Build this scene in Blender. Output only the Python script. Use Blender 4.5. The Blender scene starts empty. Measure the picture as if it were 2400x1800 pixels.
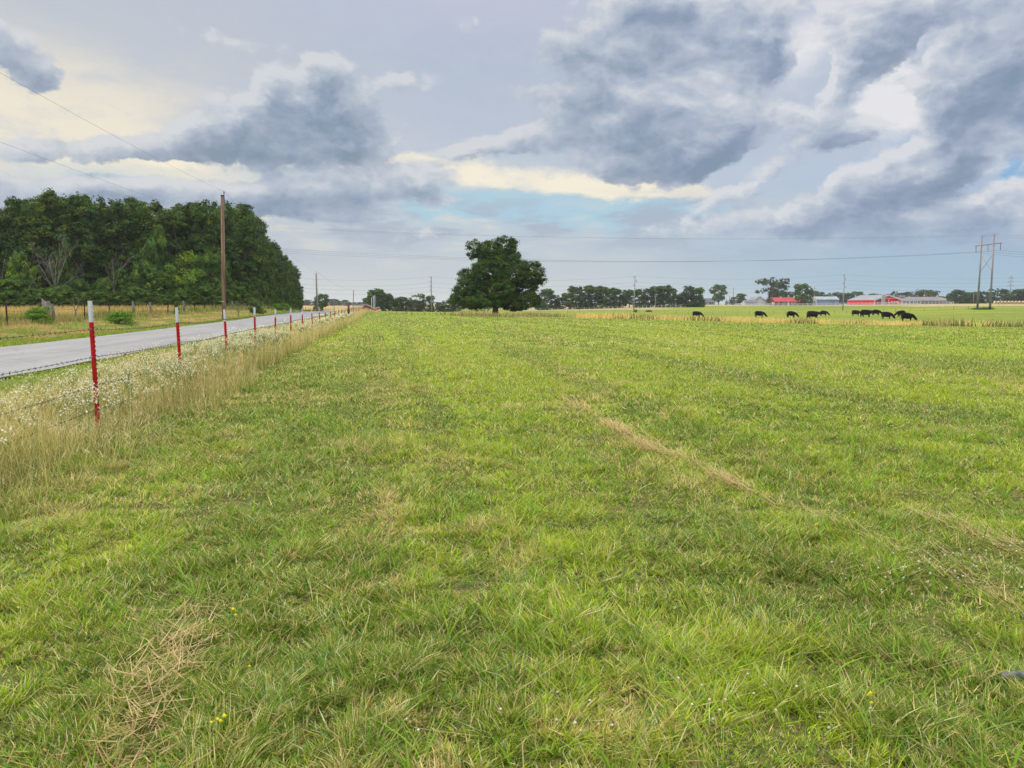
import bpy, bmesh, math, random
import numpy as np
from mathutils import Vector, Matrix, Quaternion
R = math.radians
scene = bpy.context.scene
col = scene.collection
# ------------------------------------------------------------------ camera
FPX = 1800.0                      # focal length in pixels of a 2400 x 1800 frame
PITCH = math.atan(188 / FPX)      # horizon at row 712
CAMH = 1.5
cp, sp = math.cos(PITCH), math.sin(PITCH)
cam_d = bpy.data.cameras.new('camera'); cam = bpy.data.objects.new('camera', cam_d); col.objects.link(cam)
cam_d.sensor_width = 36; cam_d.lens = 36 * FPX / 2400
cam_d.clip_start = 0.05; cam_d.clip_end = 12000
cam.location = (0, 0, CAMH); cam.rotation_euler = (math.pi / 2 - PITCH, 0, 0)
scene.camera = cam
scene.render.resolution_x = 1024; scene.render.resolution_y = 768
scene.view_settings.view_transform = 'Standard'; scene.view_settings.look = 'None'
scene.view_settings.exposure = 0.0; scene.view_settings.gamma = 1.0
try: scene.cycles.use_denoising = True; scene.cycles.denoiser = 'OPENIMAGEDENOISE'; scene.cycles.denoising_input_passes = 'RGB_ALBEDO_NORMAL'; scene.cycles.denoising_prefilter = 'NONE'
except Exception: pass
scene.cycles.max_bounces = 6; scene.cycles.transmission_bounces = 3; scene.cycles.diffuse_bounces = 3
scene.cycles.transparent_max_bounces = 4

def ray(px, row):
    a, b = (px - 1200) / FPX, (900 - row) / FPX
    return Vector((a, cp + b * sp, -sp + b * cp))
def at(px, row, D):
    r = ray(px, row); return Vector((0, 0, CAMH)) + r * (D / r.y)
def azel(px, row):
    r = ray(px, row).normalized(); return math.atan2(r.x, r.y), math.asin(r.z)
def lin(c):
    return tuple((v / 255 / 12.92) if v / 255 <= .04045 else ((v / 255 + .055) / 1.055) ** 2.4 for v in c)

# ------------------------------------------------------------------ sky
SUN_AZ, SUN_EL = R(-52), R(24)
world = bpy.data.worlds.new('World'); scene.world = world; world.use_nodes = True
class NT:
    def __init__(s, nt): s.nt = nt
    def n(s, t, **k):
        nd = s.nt.nodes.new(t)
        for a, b in k.items(): setattr(nd, a, b)
        return nd
    def put(s, sock, v):
        if v is None: return
        if isinstance(v, bpy.types.NodeSocket): s.nt.links.new(v, sock)
        else: sock.default_value = v
    def m(s, op, a, b=None, c=None, clamp=False):
        nd = s.n('ShaderNodeMath', operation=op, use_clamp=clamp)
        for i, v in enumerate((a, b, c)): s.put(nd.inputs[i], v)
        return nd.outputs[0]
    def vm(s, op, a, b=None):
        nd = s.n('ShaderNodeVectorMath', operation=op)
        s.put(nd.inputs[0], a); s.put(nd.inputs[1], b)
        return nd.outputs[0]
    def step(s, v, lo, hi, a=0.0, b=1.0):
        nd = s.n('ShaderNodeMapRange', interpolation_type='SMOOTHSTEP')
        s.put(nd.inputs['Value'], v); s.put(nd.inputs['From Min'], lo); s.put(nd.inputs['From Max'], hi)
        s.put(nd.inputs['To Min'], a); s.put(nd.inputs['To Max'], b)
        return nd.outputs[0]
    def mix(s, f, a, b, mode='MIX'):
        nd = s.n('ShaderNodeMix', data_type='RGBA', blend_type=mode)
        s.put(nd.inputs[0], f)
        for i, v in ((6, a), (7, b)):
            if isinstance(v, tuple) and len(v) == 3: v = v + (1,)
            s.put(nd.inputs[i], v)
        return nd.outputs[2]
    def noise(s, vec, scale, detail=2, rough=.5, dist=0.0, w=None):
        nd = s.n('ShaderNodeTexNoise', noise_dimensions='3D')
        s.put(nd.inputs['Vector'], vec); nd.inputs['Scale'].default_value = scale
        nd.inputs['Detail'].default_value = detail; nd.inputs['Roughness'].default_value = rough
        nd.inputs['Distortion'].default_value = dist
        return nd
    def ramp(s, v, stops):
        nd = s.n('ShaderNodeValToRGB'); s.put(nd.inputs[0], v)
        e = nd.color_ramp.elements
        while len(e) < len(stops): e.new(.5)
        for i, (p, c) in enumerate(stops):
            e[i].position = p; e[i].color = tuple(c) + (1,)
        return nd.outputs[0]
    def blobs(s, vec, lst):
        tot = None
        for b in lst:
            px, row, rx, ry, rot, amp = b
            az, el = azel(px, row)
            mp = s.n('ShaderNodeMapping', vector_type='TEXTURE')
            s.put(mp.inputs['Vector'], vec)
            mp.inputs['Location'].default_value = (az, el, 0)
            mp.inputs['Rotation'].default_value = (0, 0, R(rot))
            mp.inputs['Scale'].default_value = (rx / FPX, ry / FPX, 1)
            g = s.n('ShaderNodeTexGradient', gradient_type='SPHERICAL'); s.put(g.inputs[0], mp.outputs[0])
            tot = s.m('MULTIPLY', g.outputs['Fac'], amp) if tot is None else s.m('MULTIPLY_ADD', g.outputs['Fac'], amp, tot)
        return tot

DARK = [(15,110,130,60,-25,1.),(90,160,60,36,0,.6),
 (800,235,110,120,0,1.0),(700,235,130,80,0,1.),(640,220,70,66,0,.8),(745,170,50,56,0,.7),(860,270,60,60,0,.7),(560,280,130,64,0,1.),
 (430,325,190,46,8,1.),(270,352,170,32,5,.9),(60,325,90,40,5,.9),(640,335,270,58,3,1.1),(830,340,130,50,0,.8),
 (810,432,260,58,3,1.1),(980,412,130,42,8,.9),(560,460,320,48,0,1.),(300,440,260,34,5,.8),(60,435,180,42,0,.8),
 (700,500,280,32,0,.7),(380,490,280,36,0,.7),(60,485,220,36,0,.6),(1000,560,300,26,0,.35),
 (1430,130,200,90,-8,1.),(1340,215,150,60,10,.8),(1650,50,270,100,-12,1.15),(1800,110,120,140,0,1.15),(1480,10,190,50,0,.9),(1960,10,160,44,0,.7),
 (1230,325,230,52,12,.95),(1470,255,220,70,5,.75),(1540,325,230,90,8,1.05),(1720,290,180,85,20,.85),(1600,370,210,62,8,1.15),(1110,352,100,20,0,.8),
 (2090,105,160,110,45,1.15),(2010,180,90,66,45,.95),(2150,25,230,50,10,.8),(2350,150,180,150,40,1.2),(2230,230,140,66,28,1.05),
 (1920,270,110,60,0,.95),(2040,295,110,34,8,.85),(1925,325,80,44,0,.85),(2200,350,250,85,25,.8),(2340,290,140,55,20,.7),
 (2120,420,280,44,15,.65),(2300,490,260,64,5,.75),(1980,490,260,42,5,.75),(1720,450,170,30,22,.6),(1850,530,260,30,3,.5),(1500,230,330,250,10,.3),(1120,60,90,30,0,.3),(520,80,160,30,-8,.35),(960,190,60,40,0,.45),(1010,470,120,30,0,.4),(2180,380,430,280,10,.42),(760,260,300,150,5,.3),(2050,540,420,50,0,.55),(1650,520,220,36,8,.35),(2330,560,200,40,0,.4),
 (1880,60,50,90,-50,-.9),(1900,170,70,70,0,-.9),(1990,250,60,60,0,-.7),(2150,110,40,90,-50,-.9),(2060,210,60,70,-30,-.9),(2130,275,100,46,20,-.9),(1830,200,80,60,0,-.5),(1480,180,170,26,-20,-.45),(1400,260,130,24,10,-.4),(1950,390,140,26,20,-.4),(2330,330,60,70,0,-.8),(2240,440,150,22,20,-.35),(1750,360,80,60,30,-.4)]
BRIGHT = [(1900,110,90,140,-30,.9),(2100,175,90,130,-30,.9),(2130,285,110,60,30,.9),(1700,120,150,34,-30,.5),(2040,240,100,70,0,.7),
 (2370,60,80,60,0,.7),(2300,395,110,26,25,.5),(1990,405,110,26,25,.5),(1350,60,120,60,0,.3),(1010,190,50,26,20,.5),(2330,270,100,26,30,.5),(1800,400,160,30,20,.5)]
CREAM = [(1090,390,150,44,-8,1.0),(1330,430,330,30,-6,1.2),(1610,455,220,18,-7,1.0),(410,374,150,20,-3,1.1),(620,388,90,18,0,1.0),(830,377,140,26,3,1.1),
 (960,368,90,22,0,.7),(640,528,60,10,0,.5),(930,560,40,12,0,.5),(1480,425,260,40,-5,.8),(2150,290,70,22,30,.6)]
WARM = [(-40,300,620,250,-6,1.0),(420,330,420,150,-8,.5),(820,690,420,40,0,.4)]
CYAN = [(1300,492,400,64,-4,1.2),(1560,500,320,46,-8,.9),(1120,480,190,48,0,1.0),(190,400,210,30,5,.5),(1000,500,200,60,0,.3)]
BLUE = [(2395,330,50,70,0,1.3),(2370,400,60,24,20,.7)]

def cloud_group():
    g = bpy.data.node_groups.new('cloud_density', 'ShaderNodeTree')
    g.interface.new_socket('Vector', in_out='INPUT', socket_type='NodeSocketVector')
    g.interface.new_socket('Value', in_out='OUTPUT', socket_type='NodeSocketFloat')
    t = NT(g); gi = t.n('NodeGroupInput'); go = t.n('NodeGroupOutput')
    v = gi.outputs[0]
    sc = t.vm('MULTIPLY', v, (1, 1.5, 1))
    f = t.noise(sc, 12.0, 10, .64)
    warp = t.vm('MULTIPLY', t.vm('SUBTRACT', t.noise(sc, 9.0, 8, .62).outputs['Color'], (.5, .5, .5)), (.09, .055, 0))
    def puff(scale):
        vo = t.n('ShaderNodeTexVoronoi', feature='SMOOTH_F1', voronoi_dimensions='2D'); t.put(vo.inputs['Vector'], t.vm('ADD', sc, t.vm('SCALE', warp)))
        vo.inputs['Scale'].default_value = scale; vo.inputs['Smoothness'].default_value = .35
        return t.m('SUBTRACT', .5, vo.outputs['Distance'])
    pf = t.m('MULTIPLY_ADD', puff(95), .20, t.m('MULTIPLY_ADD', puff(44), .38, t.m('MULTIPLY', puff(17), .60)))
    b = t.blobs(t.vm('ADD', v, warp), DARK)
    nz = t.m('MULTIPLY_ADD', t.m('SUBTRACT', f.outputs['Fac'], .5), 1.25, pf)
    d = t.m('MULTIPLY_ADD', nz, t.step(b, 0.0, .4, .42, 1.0), b)
    t.put(go.inputs[0], d)
    return g

def build_sky():
    t = NT(world.node_tree); t.nt.nodes.clear()
    tc = t.n('ShaderNodeTexCoord'); dr = tc.outputs['Generated']
    sx = t.n('ShaderNodeSeparateXYZ'); t.put(sx.inputs[0], dr)
    u = t.m('ARCTAN2', sx.outputs[0], sx.outputs[1]); v = t.m('ARCSINE', sx.outputs[2])
    cb = t.n('ShaderNodeCombineXYZ'); t.put(cb.inputs[0], u); t.put(cb.inputs[1], v); p = cb.outputs[0]
    sky = t.n('ShaderNodeTexSky', sky_type='NISHITA', sun_disc=False, sun_elevation=SUN_EL, sun_rotation=SUN_AZ)
    # thin high overcast, warm on the sunward side, lavender away from it
    el = [math.sin(0)] 
    top = azel(1200, 0)[1] * 1.15
    vv = t.m('DIVIDE', v, top)
    def P(row): return max(0, azel(1200, row)[1] / top)
    L = t.ramp(vv, [(P(708), lin((222,217,203))), (P(640), lin((204,208,210))), (P(540), lin((192,198,208))), (P(430), lin((200,207,212))), (P(300), lin((214,212,208))), (P(160), lin((197,202,209))), (P(0), lin((186,194,208)))])
    M = t.ramp(vv, [(P(708), lin((206,212,210))), (P(640), lin((196,204,210))), (P(560), lin((190,202,212))), (P(440), lin((196,208,216))), (P(300), lin((186,196,212))), (P(150), lin((180,191,209))), (P(0), lin((188,195,214)))])
    Rr = t.ramp(vv, [(P(708), lin((160,190,206))), (P(640), lin((160,188,208))), (P(540), lin((164,187,212))), (P(420), lin((178,194,216))), (P(260), lin((186,198,215))), (P(100), lin((192,200,216))), (P(0), lin((188,193,213)))])
    base = t.mix(t.step(u, R(-32), R(-2)), L, M)
    base = t.mix(t.step(u, R(0), R(30)), base, Rr)
    sp2 = t.vm('MULTIPLY', p, (1, 3.2, 1))
    warpn = t.noise(t.vm('MULTIPLY', p, (1, 1.8, 1)), 11.0, 7, .6)
    warp = t.vm('MULTIPLY', t.vm('SUBTRACT', warpn.outputs['Color'], (.5, .5, .5)), (.09, .05, 0))
    pw = t.vm('ADD', p, warp)
    streak = t.noise(sp2, 5.0, 6, .55).outputs['Fac']
    c = t.mix(t.m('MULTIPLY', t.step(streak, .45, .75), .35), base, lin((172,186,208)))
    c = t.mix(t.m('MULTIPLY', t.step(t.m('MULTIPLY_ADD', t.m('SUBTRACT', streak, .5), -1.2, t.blobs(pw, WARM)), .0, 1.2), .85), c, lin((243,234,212)))
    fine = t.noise(t.vm('MULTIPLY', p, (1, 1.7, 1)), 24.0, 8, .65).outputs['Fac']
    fo = t.m('MULTIPLY', t.m('SUBTRACT', fine, .5), .9)
    clear = t.mix(1.0, sky.outputs[0], (.1, .1, .1), 'MULTIPLY')
    c = t.mix(t.m('MULTIPLY', t.step(t.m('MULTIPLY_ADD', fo, .35, t.blobs(pw, CYAN)), .0, .85), .75), c, lin((166,205,224)))
    c = t.mix(t.m('MULTIPLY', t.step(t.m('ADD', t.blobs(pw, BLUE), fo), .3, .6), .85), c, t.mix(.75, clear, lin((112,178,232))))
    c = t.mix(t.m('MULTIPLY', t.step(t.m('MULTIPLY_ADD', fo, 1.1, t.blobs(pw, CREAM)), .1, 1.05), .9), c, lin((250,240,217)))
    c = t.mix(t.m('MULTIPLY', t.step(t.m('ADD', fo, t.blobs(pw, BRIGHT)), .2, .85), .85), c, lin((236,234,236)))
    low = t.noise(t.vm('MULTIPLY', p, (1, 4.0, 1)), 7.5, 7, .55).outputs['Fac']
    lowm = t.m('MULTIPLY', t.step(low, .47, .58), t.m('MULTIPLY', t.step(v, R(1.2), R(4)), t.step(v, R(8.6), R(6))))
    c = t.mix(t.m('MULTIPLY', lowm, .85), c, lin((170,181,198)))
    lo2 = t.m('MULTIPLY', t.step(low, .47, .37), t.m('MULTIPLY', t.step(v, R(.8), R(3)), t.step(v, R(8.6), R(6))))
    c = t.mix(t.m('MULTIPLY', lo2, t.step(u, R(12), R(-8), .25, .8)), c, lin((222,219,208)))
    c = t.mix(t.m('MULTIPLY', t.m('MULTIPLY', t.step(t.m('MULTIPLY_ADD', fo, .6, streak), .46, .62), t.step(v, R(6), R(9))), .35), c, lin((192,200,214)))
    # heavier cumulus
    cg = cloud_group()
    g1 = t.n('ShaderNodeGroup', node_tree=cg); t.put(g1.inputs[0], p)
    g2 = t.n('ShaderNodeGroup', node_tree=cg); t.put(g2.inputs[0], t.vm('ADD', p, (-.006, .013, 0)))
    d, d2 = g1.outputs[0], g2.outputs[0]
    mask = t.step(d, .17, .56)
    core = t.step(d, .2, 1.7)
    soft = t.noise(t.vm('MULTIPLY', p, (1, 1.6, 1)), 3.2, 3, .5).outputs['Fac']
    q = t.m('MULTIPLY_ADD', t.m('SUBTRACT', d, d2), .62, t.m('MULTIPLY_ADD', core, -.58, .81))
    q = t.m('MULTIPLY_ADD', fo, .38, q)
    q = t.m('MULTIPLY_ADD', t.m('SUBTRACT', .5, soft), .9, q)
    right = t.step(u, R(-2), R(22))
    cl = t.ramp(q, [(0, lin((124,144,166))), (.25, lin((142,158,180))), (.5, lin((164,177,195))), (.72, lin((184,193,206))), (1, lin((212,215,220)))])
    cr = t.ramp(q, [(0, lin((124,145,168))), (.25, lin((141,156,180))), (.5, lin((164,176,197))), (.72, lin((186,195,209))), (1, lin((218,220,225)))])
    cc = t.mix(right, cl, cr)
    c = t.mix(t.m('MULTIPLY', mask, .92), c, cc)
    # low haze band at the horizon takes the clouds back to the base tone
    c = t.mix(t.step(v, R(6.5), R(1.0)), c, base)
    # below the horizon
    c = t.mix(t.step(v, R(-.5), R(-2)), c, lin((96,110,80)))
    # unseen sky overhead and behind: extra brightness added to light the grass
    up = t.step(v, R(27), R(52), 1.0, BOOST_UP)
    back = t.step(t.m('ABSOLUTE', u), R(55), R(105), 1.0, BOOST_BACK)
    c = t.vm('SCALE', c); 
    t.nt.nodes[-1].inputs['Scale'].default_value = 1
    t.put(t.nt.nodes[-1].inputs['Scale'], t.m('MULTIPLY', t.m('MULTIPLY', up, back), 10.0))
    c = t.mix(t.step(v, R(27), R(52)), c, t.mix(1.0, c, (1.10, 1.0, .82), 'MULTIPLY'))  # warm tint added to the brightened overhead sky
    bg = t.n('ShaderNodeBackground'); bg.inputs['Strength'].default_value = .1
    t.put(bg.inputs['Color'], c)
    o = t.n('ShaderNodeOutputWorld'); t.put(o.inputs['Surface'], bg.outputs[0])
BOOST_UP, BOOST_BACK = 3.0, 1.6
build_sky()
world.cycles.sampling_method = 'MANUAL'; world.cycles.sample_map_resolution = 256
sun_d = bpy.data.lights.new('sun', 'SUN'); sun_d.energy = 2.4; sun_d.angle = R(11); sun_d.color = (1, .90, .70)
sun = bpy.data.objects.new('sun', sun_d); col.objects.link(sun)
sdir = Vector((math.sin(SUN_AZ) * math.cos(SUN_EL), math.cos(SUN_AZ) * math.cos(SUN_EL), math.sin(SUN_EL)))
sun.rotation_euler = sdir.to_track_quat('Z', 'Y').to_euler(); sun.location = (-60, 40, 60)
# ------------------------------------------------------------------ numeric helpers
rng = np.random.default_rng(7)
random.seed(11)
_tab = np.random.default_rng(3).random((256, 256))
def vnoise(x, y):
    xi = np.floor(x).astype(int); yi = np.floor(y).astype(int)
    fx = x - xi; fy = y - yi; fx = fx * fx * (3 - 2 * fx); fy = fy * fy * (3 - 2 * fy)
    a = _tab[xi & 255, yi & 255]; b = _tab[(xi + 1) & 255, yi & 255]
    c = _tab[xi & 255, (yi + 1) & 255]; d = _tab[(xi + 1) & 255, (yi + 1) & 255]
    return a * (1 - fx) * (1 - fy) + b * fx * (1 - fy) + c * (1 - fx) * fy + d * fx * fy
def fbm(x, y, o=4):
    s = 0; a = .5; n = 0
    for i in range(o):
        s = s + a * vnoise(x * 2 ** i + 17.3 * i, y * 2 ** i + 9.1 * i); n += a; a *= .55
    return s / n
def smooth(x, a, b):
    t = np.clip((x - a) / (b - a), 0, 1); return t * t * (3 - 2 * t)
TH = R(9.0); cT, sT = math.cos(TH), math.sin(TH)
def XY(s, t): return (-s * sT - t * cT, s * cT - t * sT)        # s along the road, t to its left
def ST(x, y): return (-x * sT + y * cT, -x * cT - y * sT)
FENCE_T, ROAD0, ROAD1, OLD_T = 3.46, 7.75, 13.35, 20.0

# terrain from sight lines: (column, row of the ground there, distance)
CP = [(p, r, D) for p, r, D in [
 (815, 733, 150), (742, 733.5, 185), (1160, 737, 117), (1000, 735, 190), (1000, 732.5, 300), (1100, 724, 500),
 (1300, 742, 112), (1500, 747, 110), (1800, 757, 105), (2150, 764, 100), (2400, 768, 95), (2700, 772, 92),
 (1300, 738, 160), (1500, 744, 160), (1780, 744.5, 172), (2030, 744, 165), (2125, 752, 142), (2400, 752, 135),
 (1500, 736.5, 225), (1700, 738, 225), (1900, 737, 222), (2100, 733, 220), (2300, 726, 215), (2450, 726, 215),
 (1300, 729, 290), (1480, 727, 290), (1600, 719, 370), (1800, 718, 370), (2000, 718, 370), (2250, 716, 350), (2400, 715.5, 350),
 (1250, 720, 480), (1450, 716, 450), (1700, 714.5, 520), (2000, 714, 560), (2300, 711, 560), (2500, 711, 560),
 (700, 716, 500), (880, 722, 420), (600, 726, 150), (400, 728, 110), (50, 728, 110), (-300, 728, 110)]]
ctrl = [((p - 1200) / 1800, D, at(p, r, D).z) for p, r, D in CP]
ctrl += [(u, D, 0.0) for u in (-1.3, -.8, -.4, -.2, 0, .3, .6, 1.0) for D in (14, 26, 45)]
ctrl += [(u, 70, z) for u, z in ((-1.2, .3), (-.38, .1), (-.2, -.02), (0, -.03), (.2, -.15), (.4, -.4), (.66, -.75), (1, -.9))]
ctrl += [(u, 900, z) for u, z in ((-1, .5), (-.3, -.5), (0, .2), (.4, .8), (.8, 1.5))] + [(-.175, 250, -.85), (-.155, 320, -2.0)]
_c = np.array(ctrl); _q = np.c_[_c[:, 0] * 2.2, np.log(_c[:, 1]) * 1.3]
def _k(d): return np.sqrt(d * d + .02)
_A = _k(np.linalg.norm(_q[:, None] - _q[None], axis=2)); n_ = len(_q)
_P = np.c_[np.ones(n_), _q]
_M = np.block([[-_A + np.eye(n_) * -.0, _P], [_P.T, np.zeros((3, 3))]])
_w = np.linalg.solve(_M, np.r_[_c[:, 2], 0, 0, 0])
_U = np.linspace(-1.5, 1.5, 121); _L = np.linspace(math.log(12), math.log(950), 110)
_gu, _gl = np.meshgrid(_U, _L, indexing='ij')
_Q = np.stack([_gu * 2.2, _gl * 1.3], -1)
_G = np.zeros(_gu.shape)
for i in range(n_): _G -= _w[i] * _k(np.linalg.norm(_Q - _q[i], axis=2))
_G += _w[n_] + _w[n_ + 1] * _Q[..., 0] + _w[n_ + 2] * _Q[..., 1]
def ground(x, y):
    x = np.asarray(x, float); y = np.asarray(y, float)
    D = np.maximum(y, 3.0)
    u = np.clip(x / D, -1.499, 1.499); l = np.clip(np.log(D), _L[0], _L[-1] - 1e-6)
    iu = (u + 1.5) / 3 * 120; il = (l - _L[0]) / (_L[-1] - _L[0]) * 109
    a = np.minimum(iu.astype(int), 119); b = np.minimum(il.astype(int), 108); fu = iu - a; fl = il - b
    g = _G[a, b] * (1 - fu) * (1 - fl) + _G[a + 1, b] * fu * (1 - fl) + _G[a, b + 1] * (1 - fu) * fl + _G[a + 1, b + 1] * fu * fl
    g = g * smooth(D, 14, 26)
    s, t = ST(x, y)
    g = g + .42 * smooth(t, 14.6, 20.5) * smooth(s, 190, 110) * smooth(D, -20, 5)
    rough = smooth(t, 7.2, 6.2) + smooth(t, 14, 15)
    g = g + rough * ((fbm(x * .35, y * .35, 3) - .5) * .09)
    return g
def gz(x, y): return float(ground(x, y))
def hit(px, row):
    """ground point seen at a pixel of the photograph"""
    r = ray(px, row); prev = 2.0
    for D in np.geomspace(2.0, 900, 1200):
        p = Vector((0, 0, CAMH)) + r * (D / r.y)
        if p.z <= gz(p.x, p.y): return p.x, p.y
        prev = D
    return p.x, p.y

# ------------------------------------------------------------------ object helpers
def new_obj(name, me, parent=None, mat=None, smooth_=False):
    o = bpy.data.objects.new(name, me); col.objects.link(o)
    if parent: o.parent = parent
    if mat:
        me.materials.clear(); me.materials.append(mat)
    if smooth_: me.shade_smooth()
    return o
def empty(name, loc, rz=0):
    o = bpy.data.objects.new(name, None); col.objects.link(o); o.location = loc; o.rotation_euler = (0, 0, rz)
    o.empty_display_size = .2
    return o
def tag(o, label=None, cat=None, group=None, kind=None):
    if label: o['label'] = label
    if cat: o['category'] = cat
    if group: o['group'] = group
    if kind: o['kind'] = kind
    return o
def bulk(name, verts, tris, colors=None):
    me = bpy.data.meshes.new(name)
    nv, nf = len(verts), len(tris); k = tris.shape[1]
    me.vertices.add(nv); me.vertices.foreach_set('co', np.ascontiguousarray(verts, np.float32).ravel())
    me.loops.add(nf * k); me.loops.foreach_set('vertex_index', np.ascontiguousarray(tris, np.int32).ravel())
    me.polygons.add(nf); me.polygons.foreach_set('loop_start', np.arange(0, nf * k, k, dtype=np.int32))
    if colors is not None:
        ca = me.color_attributes.new('tint', 'FLOAT_COLOR', 'POINT')
        ca.data.foreach_set('color', np.ascontiguousarray(np.c_[colors, np.ones(nv)], np.float32).ravel())
    me.update(calc_edges=True)
    return me
class MB:
    """collects simple shapes into one mesh"""
    def __init__(s): s.v = []; s.f = []
    def add(s, v, f):
        k = len(s.v); s.v += [tuple(p) for p in v]; s.f += [tuple(i + k for i in q) for q in f]; return s
    def box(s, c, d, rz=0, M=None):
        x, y, z = d[0] / 2, d[1] / 2, d[2] / 2
        vs = [Vector((a * x, b * y, e * z)) for a in (-1, 1) for b in (-1, 1) for e in (-1, 1)]
        Q = Matrix.Rotation(rz, 3, 'Z') if M is None else M
        vs = [Q @ p + Vector(c) for p in vs]
        return s.add(vs, [(0, 1, 3, 2), (4, 6, 7, 5), (0, 4, 5, 1), (2, 3, 7, 6), (0, 2, 6, 4), (1, 5, 7, 3)])
    def tube(s, pts, rad, n=8, cap=True):
        pts = [Vector(p) for p in pts]
        if not hasattr(rad, '__len__'): rad = [rad] * len(pts)
        vs = []; fs = []
        prev = None
        for i, p in enumerate(pts):
            d = (pts[min(i + 1, len(pts) - 1)] - pts[max(i - 1, 0)]).normalized()
            if prev is None:
                a = d.orthogonal().normalized()
            else:
                a = (prev - d * prev.dot(d)).normalized()
            prev = a; b = d.cross(a)
            for k in range(n):
                t = 2 * math.pi * k / n
                vs.append(p + (a * math.cos(t) + b * math.sin(t)) * rad[i])
        for i in range(len(pts) - 1):
            for k in range(n):
                fs.append((i * n + k, i * n + (k + 1) % n, (i + 1) * n + (k + 1) % n, (i + 1) * n + k))
        if cap:
            fs.append(tuple(range(n - 1, -1, -1))); fs.append(tuple((len(pts) - 1) * n + k for k in range(n)))
        return s.add(vs, fs)
    def prism(s, poly, y0, y1):
        """polygon in x,z extruded along y"""
        n = len(poly)
        vs = [(x, y0, z) for x, z in poly] + [(x, y1, z) for x, z in poly]
        fs = [tuple(range(n)), tuple(range(2 * n - 1, n - 1, -1))] + [(i, i + n, (i + 1) % n + n, (i + 1) % n) for i in range(n)]
        return s.add(vs, fs)
    def build(s, name, mat, parent=None, smooth_=False):
        me = bpy.data.meshes.new(name); me.from_pydata(s.v, [], s.f); me.validate()
        bm = bmesh.new(); bm.from_mesh(me); bmesh.ops.recalc_face_normals(bm, faces=bm.faces); bm.to_mesh(me); bm.free()
        return new_obj(name, me, parent, mat, smooth_)

# ------------------------------------------------------------------ materials
def mat(name, base, rough=.8, var=.15, scale=4.0, bump=0.0, metal=0.0, spec=.3, coord='Object', stretch=(1, 1, 1), second=None, attr=False, trans=0.0):
    m = bpy.data.materials.new(name); m.use_nodes = True; t = NT(m.node_tree); t.nt.nodes.clear()
    bs = t.n('ShaderNodeBsdfPrincipled'); out = t.n('ShaderNodeOutputMaterial')
    bs.inputs['Roughness'].default_value = rough; bs.inputs['Metallic'].default_value = metal
    bs.inputs['Specular IOR Level'].default_value = spec
    tc = t.n('ShaderNodeTexCoord'); v = t.vm('MULTIPLY', tc.outputs[coord], tuple(stretch))
    nz = t.noise(v, scale, 5, .6).outputs['Fac']
    if attr:
        a = t.n('ShaderNodeAttribute', attribute_name='tint'); src = a.outputs['Color']
    else:
        src = tuple(base) + (1,)
    if var > 0:
        lo = t.mix(1.0, src, (1 - var,) * 3, 'MULTIPLY'); hi = t.mix(1.0, src, tuple(second) if second else (1 + var,) * 3, 'MULTIPLY') if not second else second
        c = t.mix(t.step(nz, .35, .65), lo, hi)
    else: c = src
    t.put(bs.inputs['Base Color'], c)
    if bump > 0:
        b = t.n('ShaderNodeBump'); b.inputs['Strength'].default_value = bump; b.inputs['Distance'].default_value = .02
        t.put(b.inputs['Height'], nz); t.put(bs.inputs['Normal'], b.outputs[0])
    if trans > 0:
        tr = t.n('ShaderNodeBsdfTranslucent'); t.put(tr.inputs['Color'], c)
        mx = t.n('ShaderNodeMixShader'); mx.inputs[0].default_value = trans
        t.put(mx.inputs[1], bs.outputs[0]); t.put(mx.inputs[2], tr.outputs[0]); t.put(out.inputs[0], mx.outputs[0])
    else: t.put(out.inputs[0], bs.outputs[0])
    return m
def leafmat(name, trans=.35, rough=.55, spec=.25):
    return mat(name, (0, 0, 0), rough=rough, var=0, attr=True, trans=trans, spec=spec)
M_GRASS = leafmat('grass_blade', .30, .6, .07)
M_LEAF = leafmat('foliage', .25, .75, .08)
M_BARK = mat('bark', (.10, .08, .065), .9, .35, 3, .5, stretch=(1, 1, .2))
M_DEAD = mat('dead_wood', (.17, .145, .125), .9, .25, 3, .3, stretch=(1, 1, .2))
M_POLE = mat('creosote_pole', (.20, .105, .06), .85, .35, 6, .4, stretch=(1, 1, .06), second=(.26, .17, .12, 1))
M_POLEG = mat('weathered_pole', (.22, .19, .17), .85, .25, 6, .3, stretch=(1, 1, .06))
M_STEELP = mat('tower_pole', (.24, .23, .25), .6, .12, 3, 0, metal=.3, stretch=(1, 1, .1))
M_BLACK = mat('black_wrap', (.012, .012, .012), .7, .2)
M_WIRE = mat('wire', (.10, .10, .11), .5, .1, metal=.6)
M_BARB = mat('barbed_wire', (.075, .07, .072), .55, .3, 30, metal=.7)
M_RED = mat('red_paint', (.44, .008, .010), .6, .22, 9, .15, stretch=(1, 1, .3), spec=.2)
M_WHITE = mat('white_paint', (.56, .57, .58), .6, .12, 12, .1, stretch=(1, 1, .3))
M_RUST = mat('rusty_steel', (.13, .05, .03), .9, .35, 14, .3)
M_CONC = mat('insulator', (.35, .36, .38), .4, .05)
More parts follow.
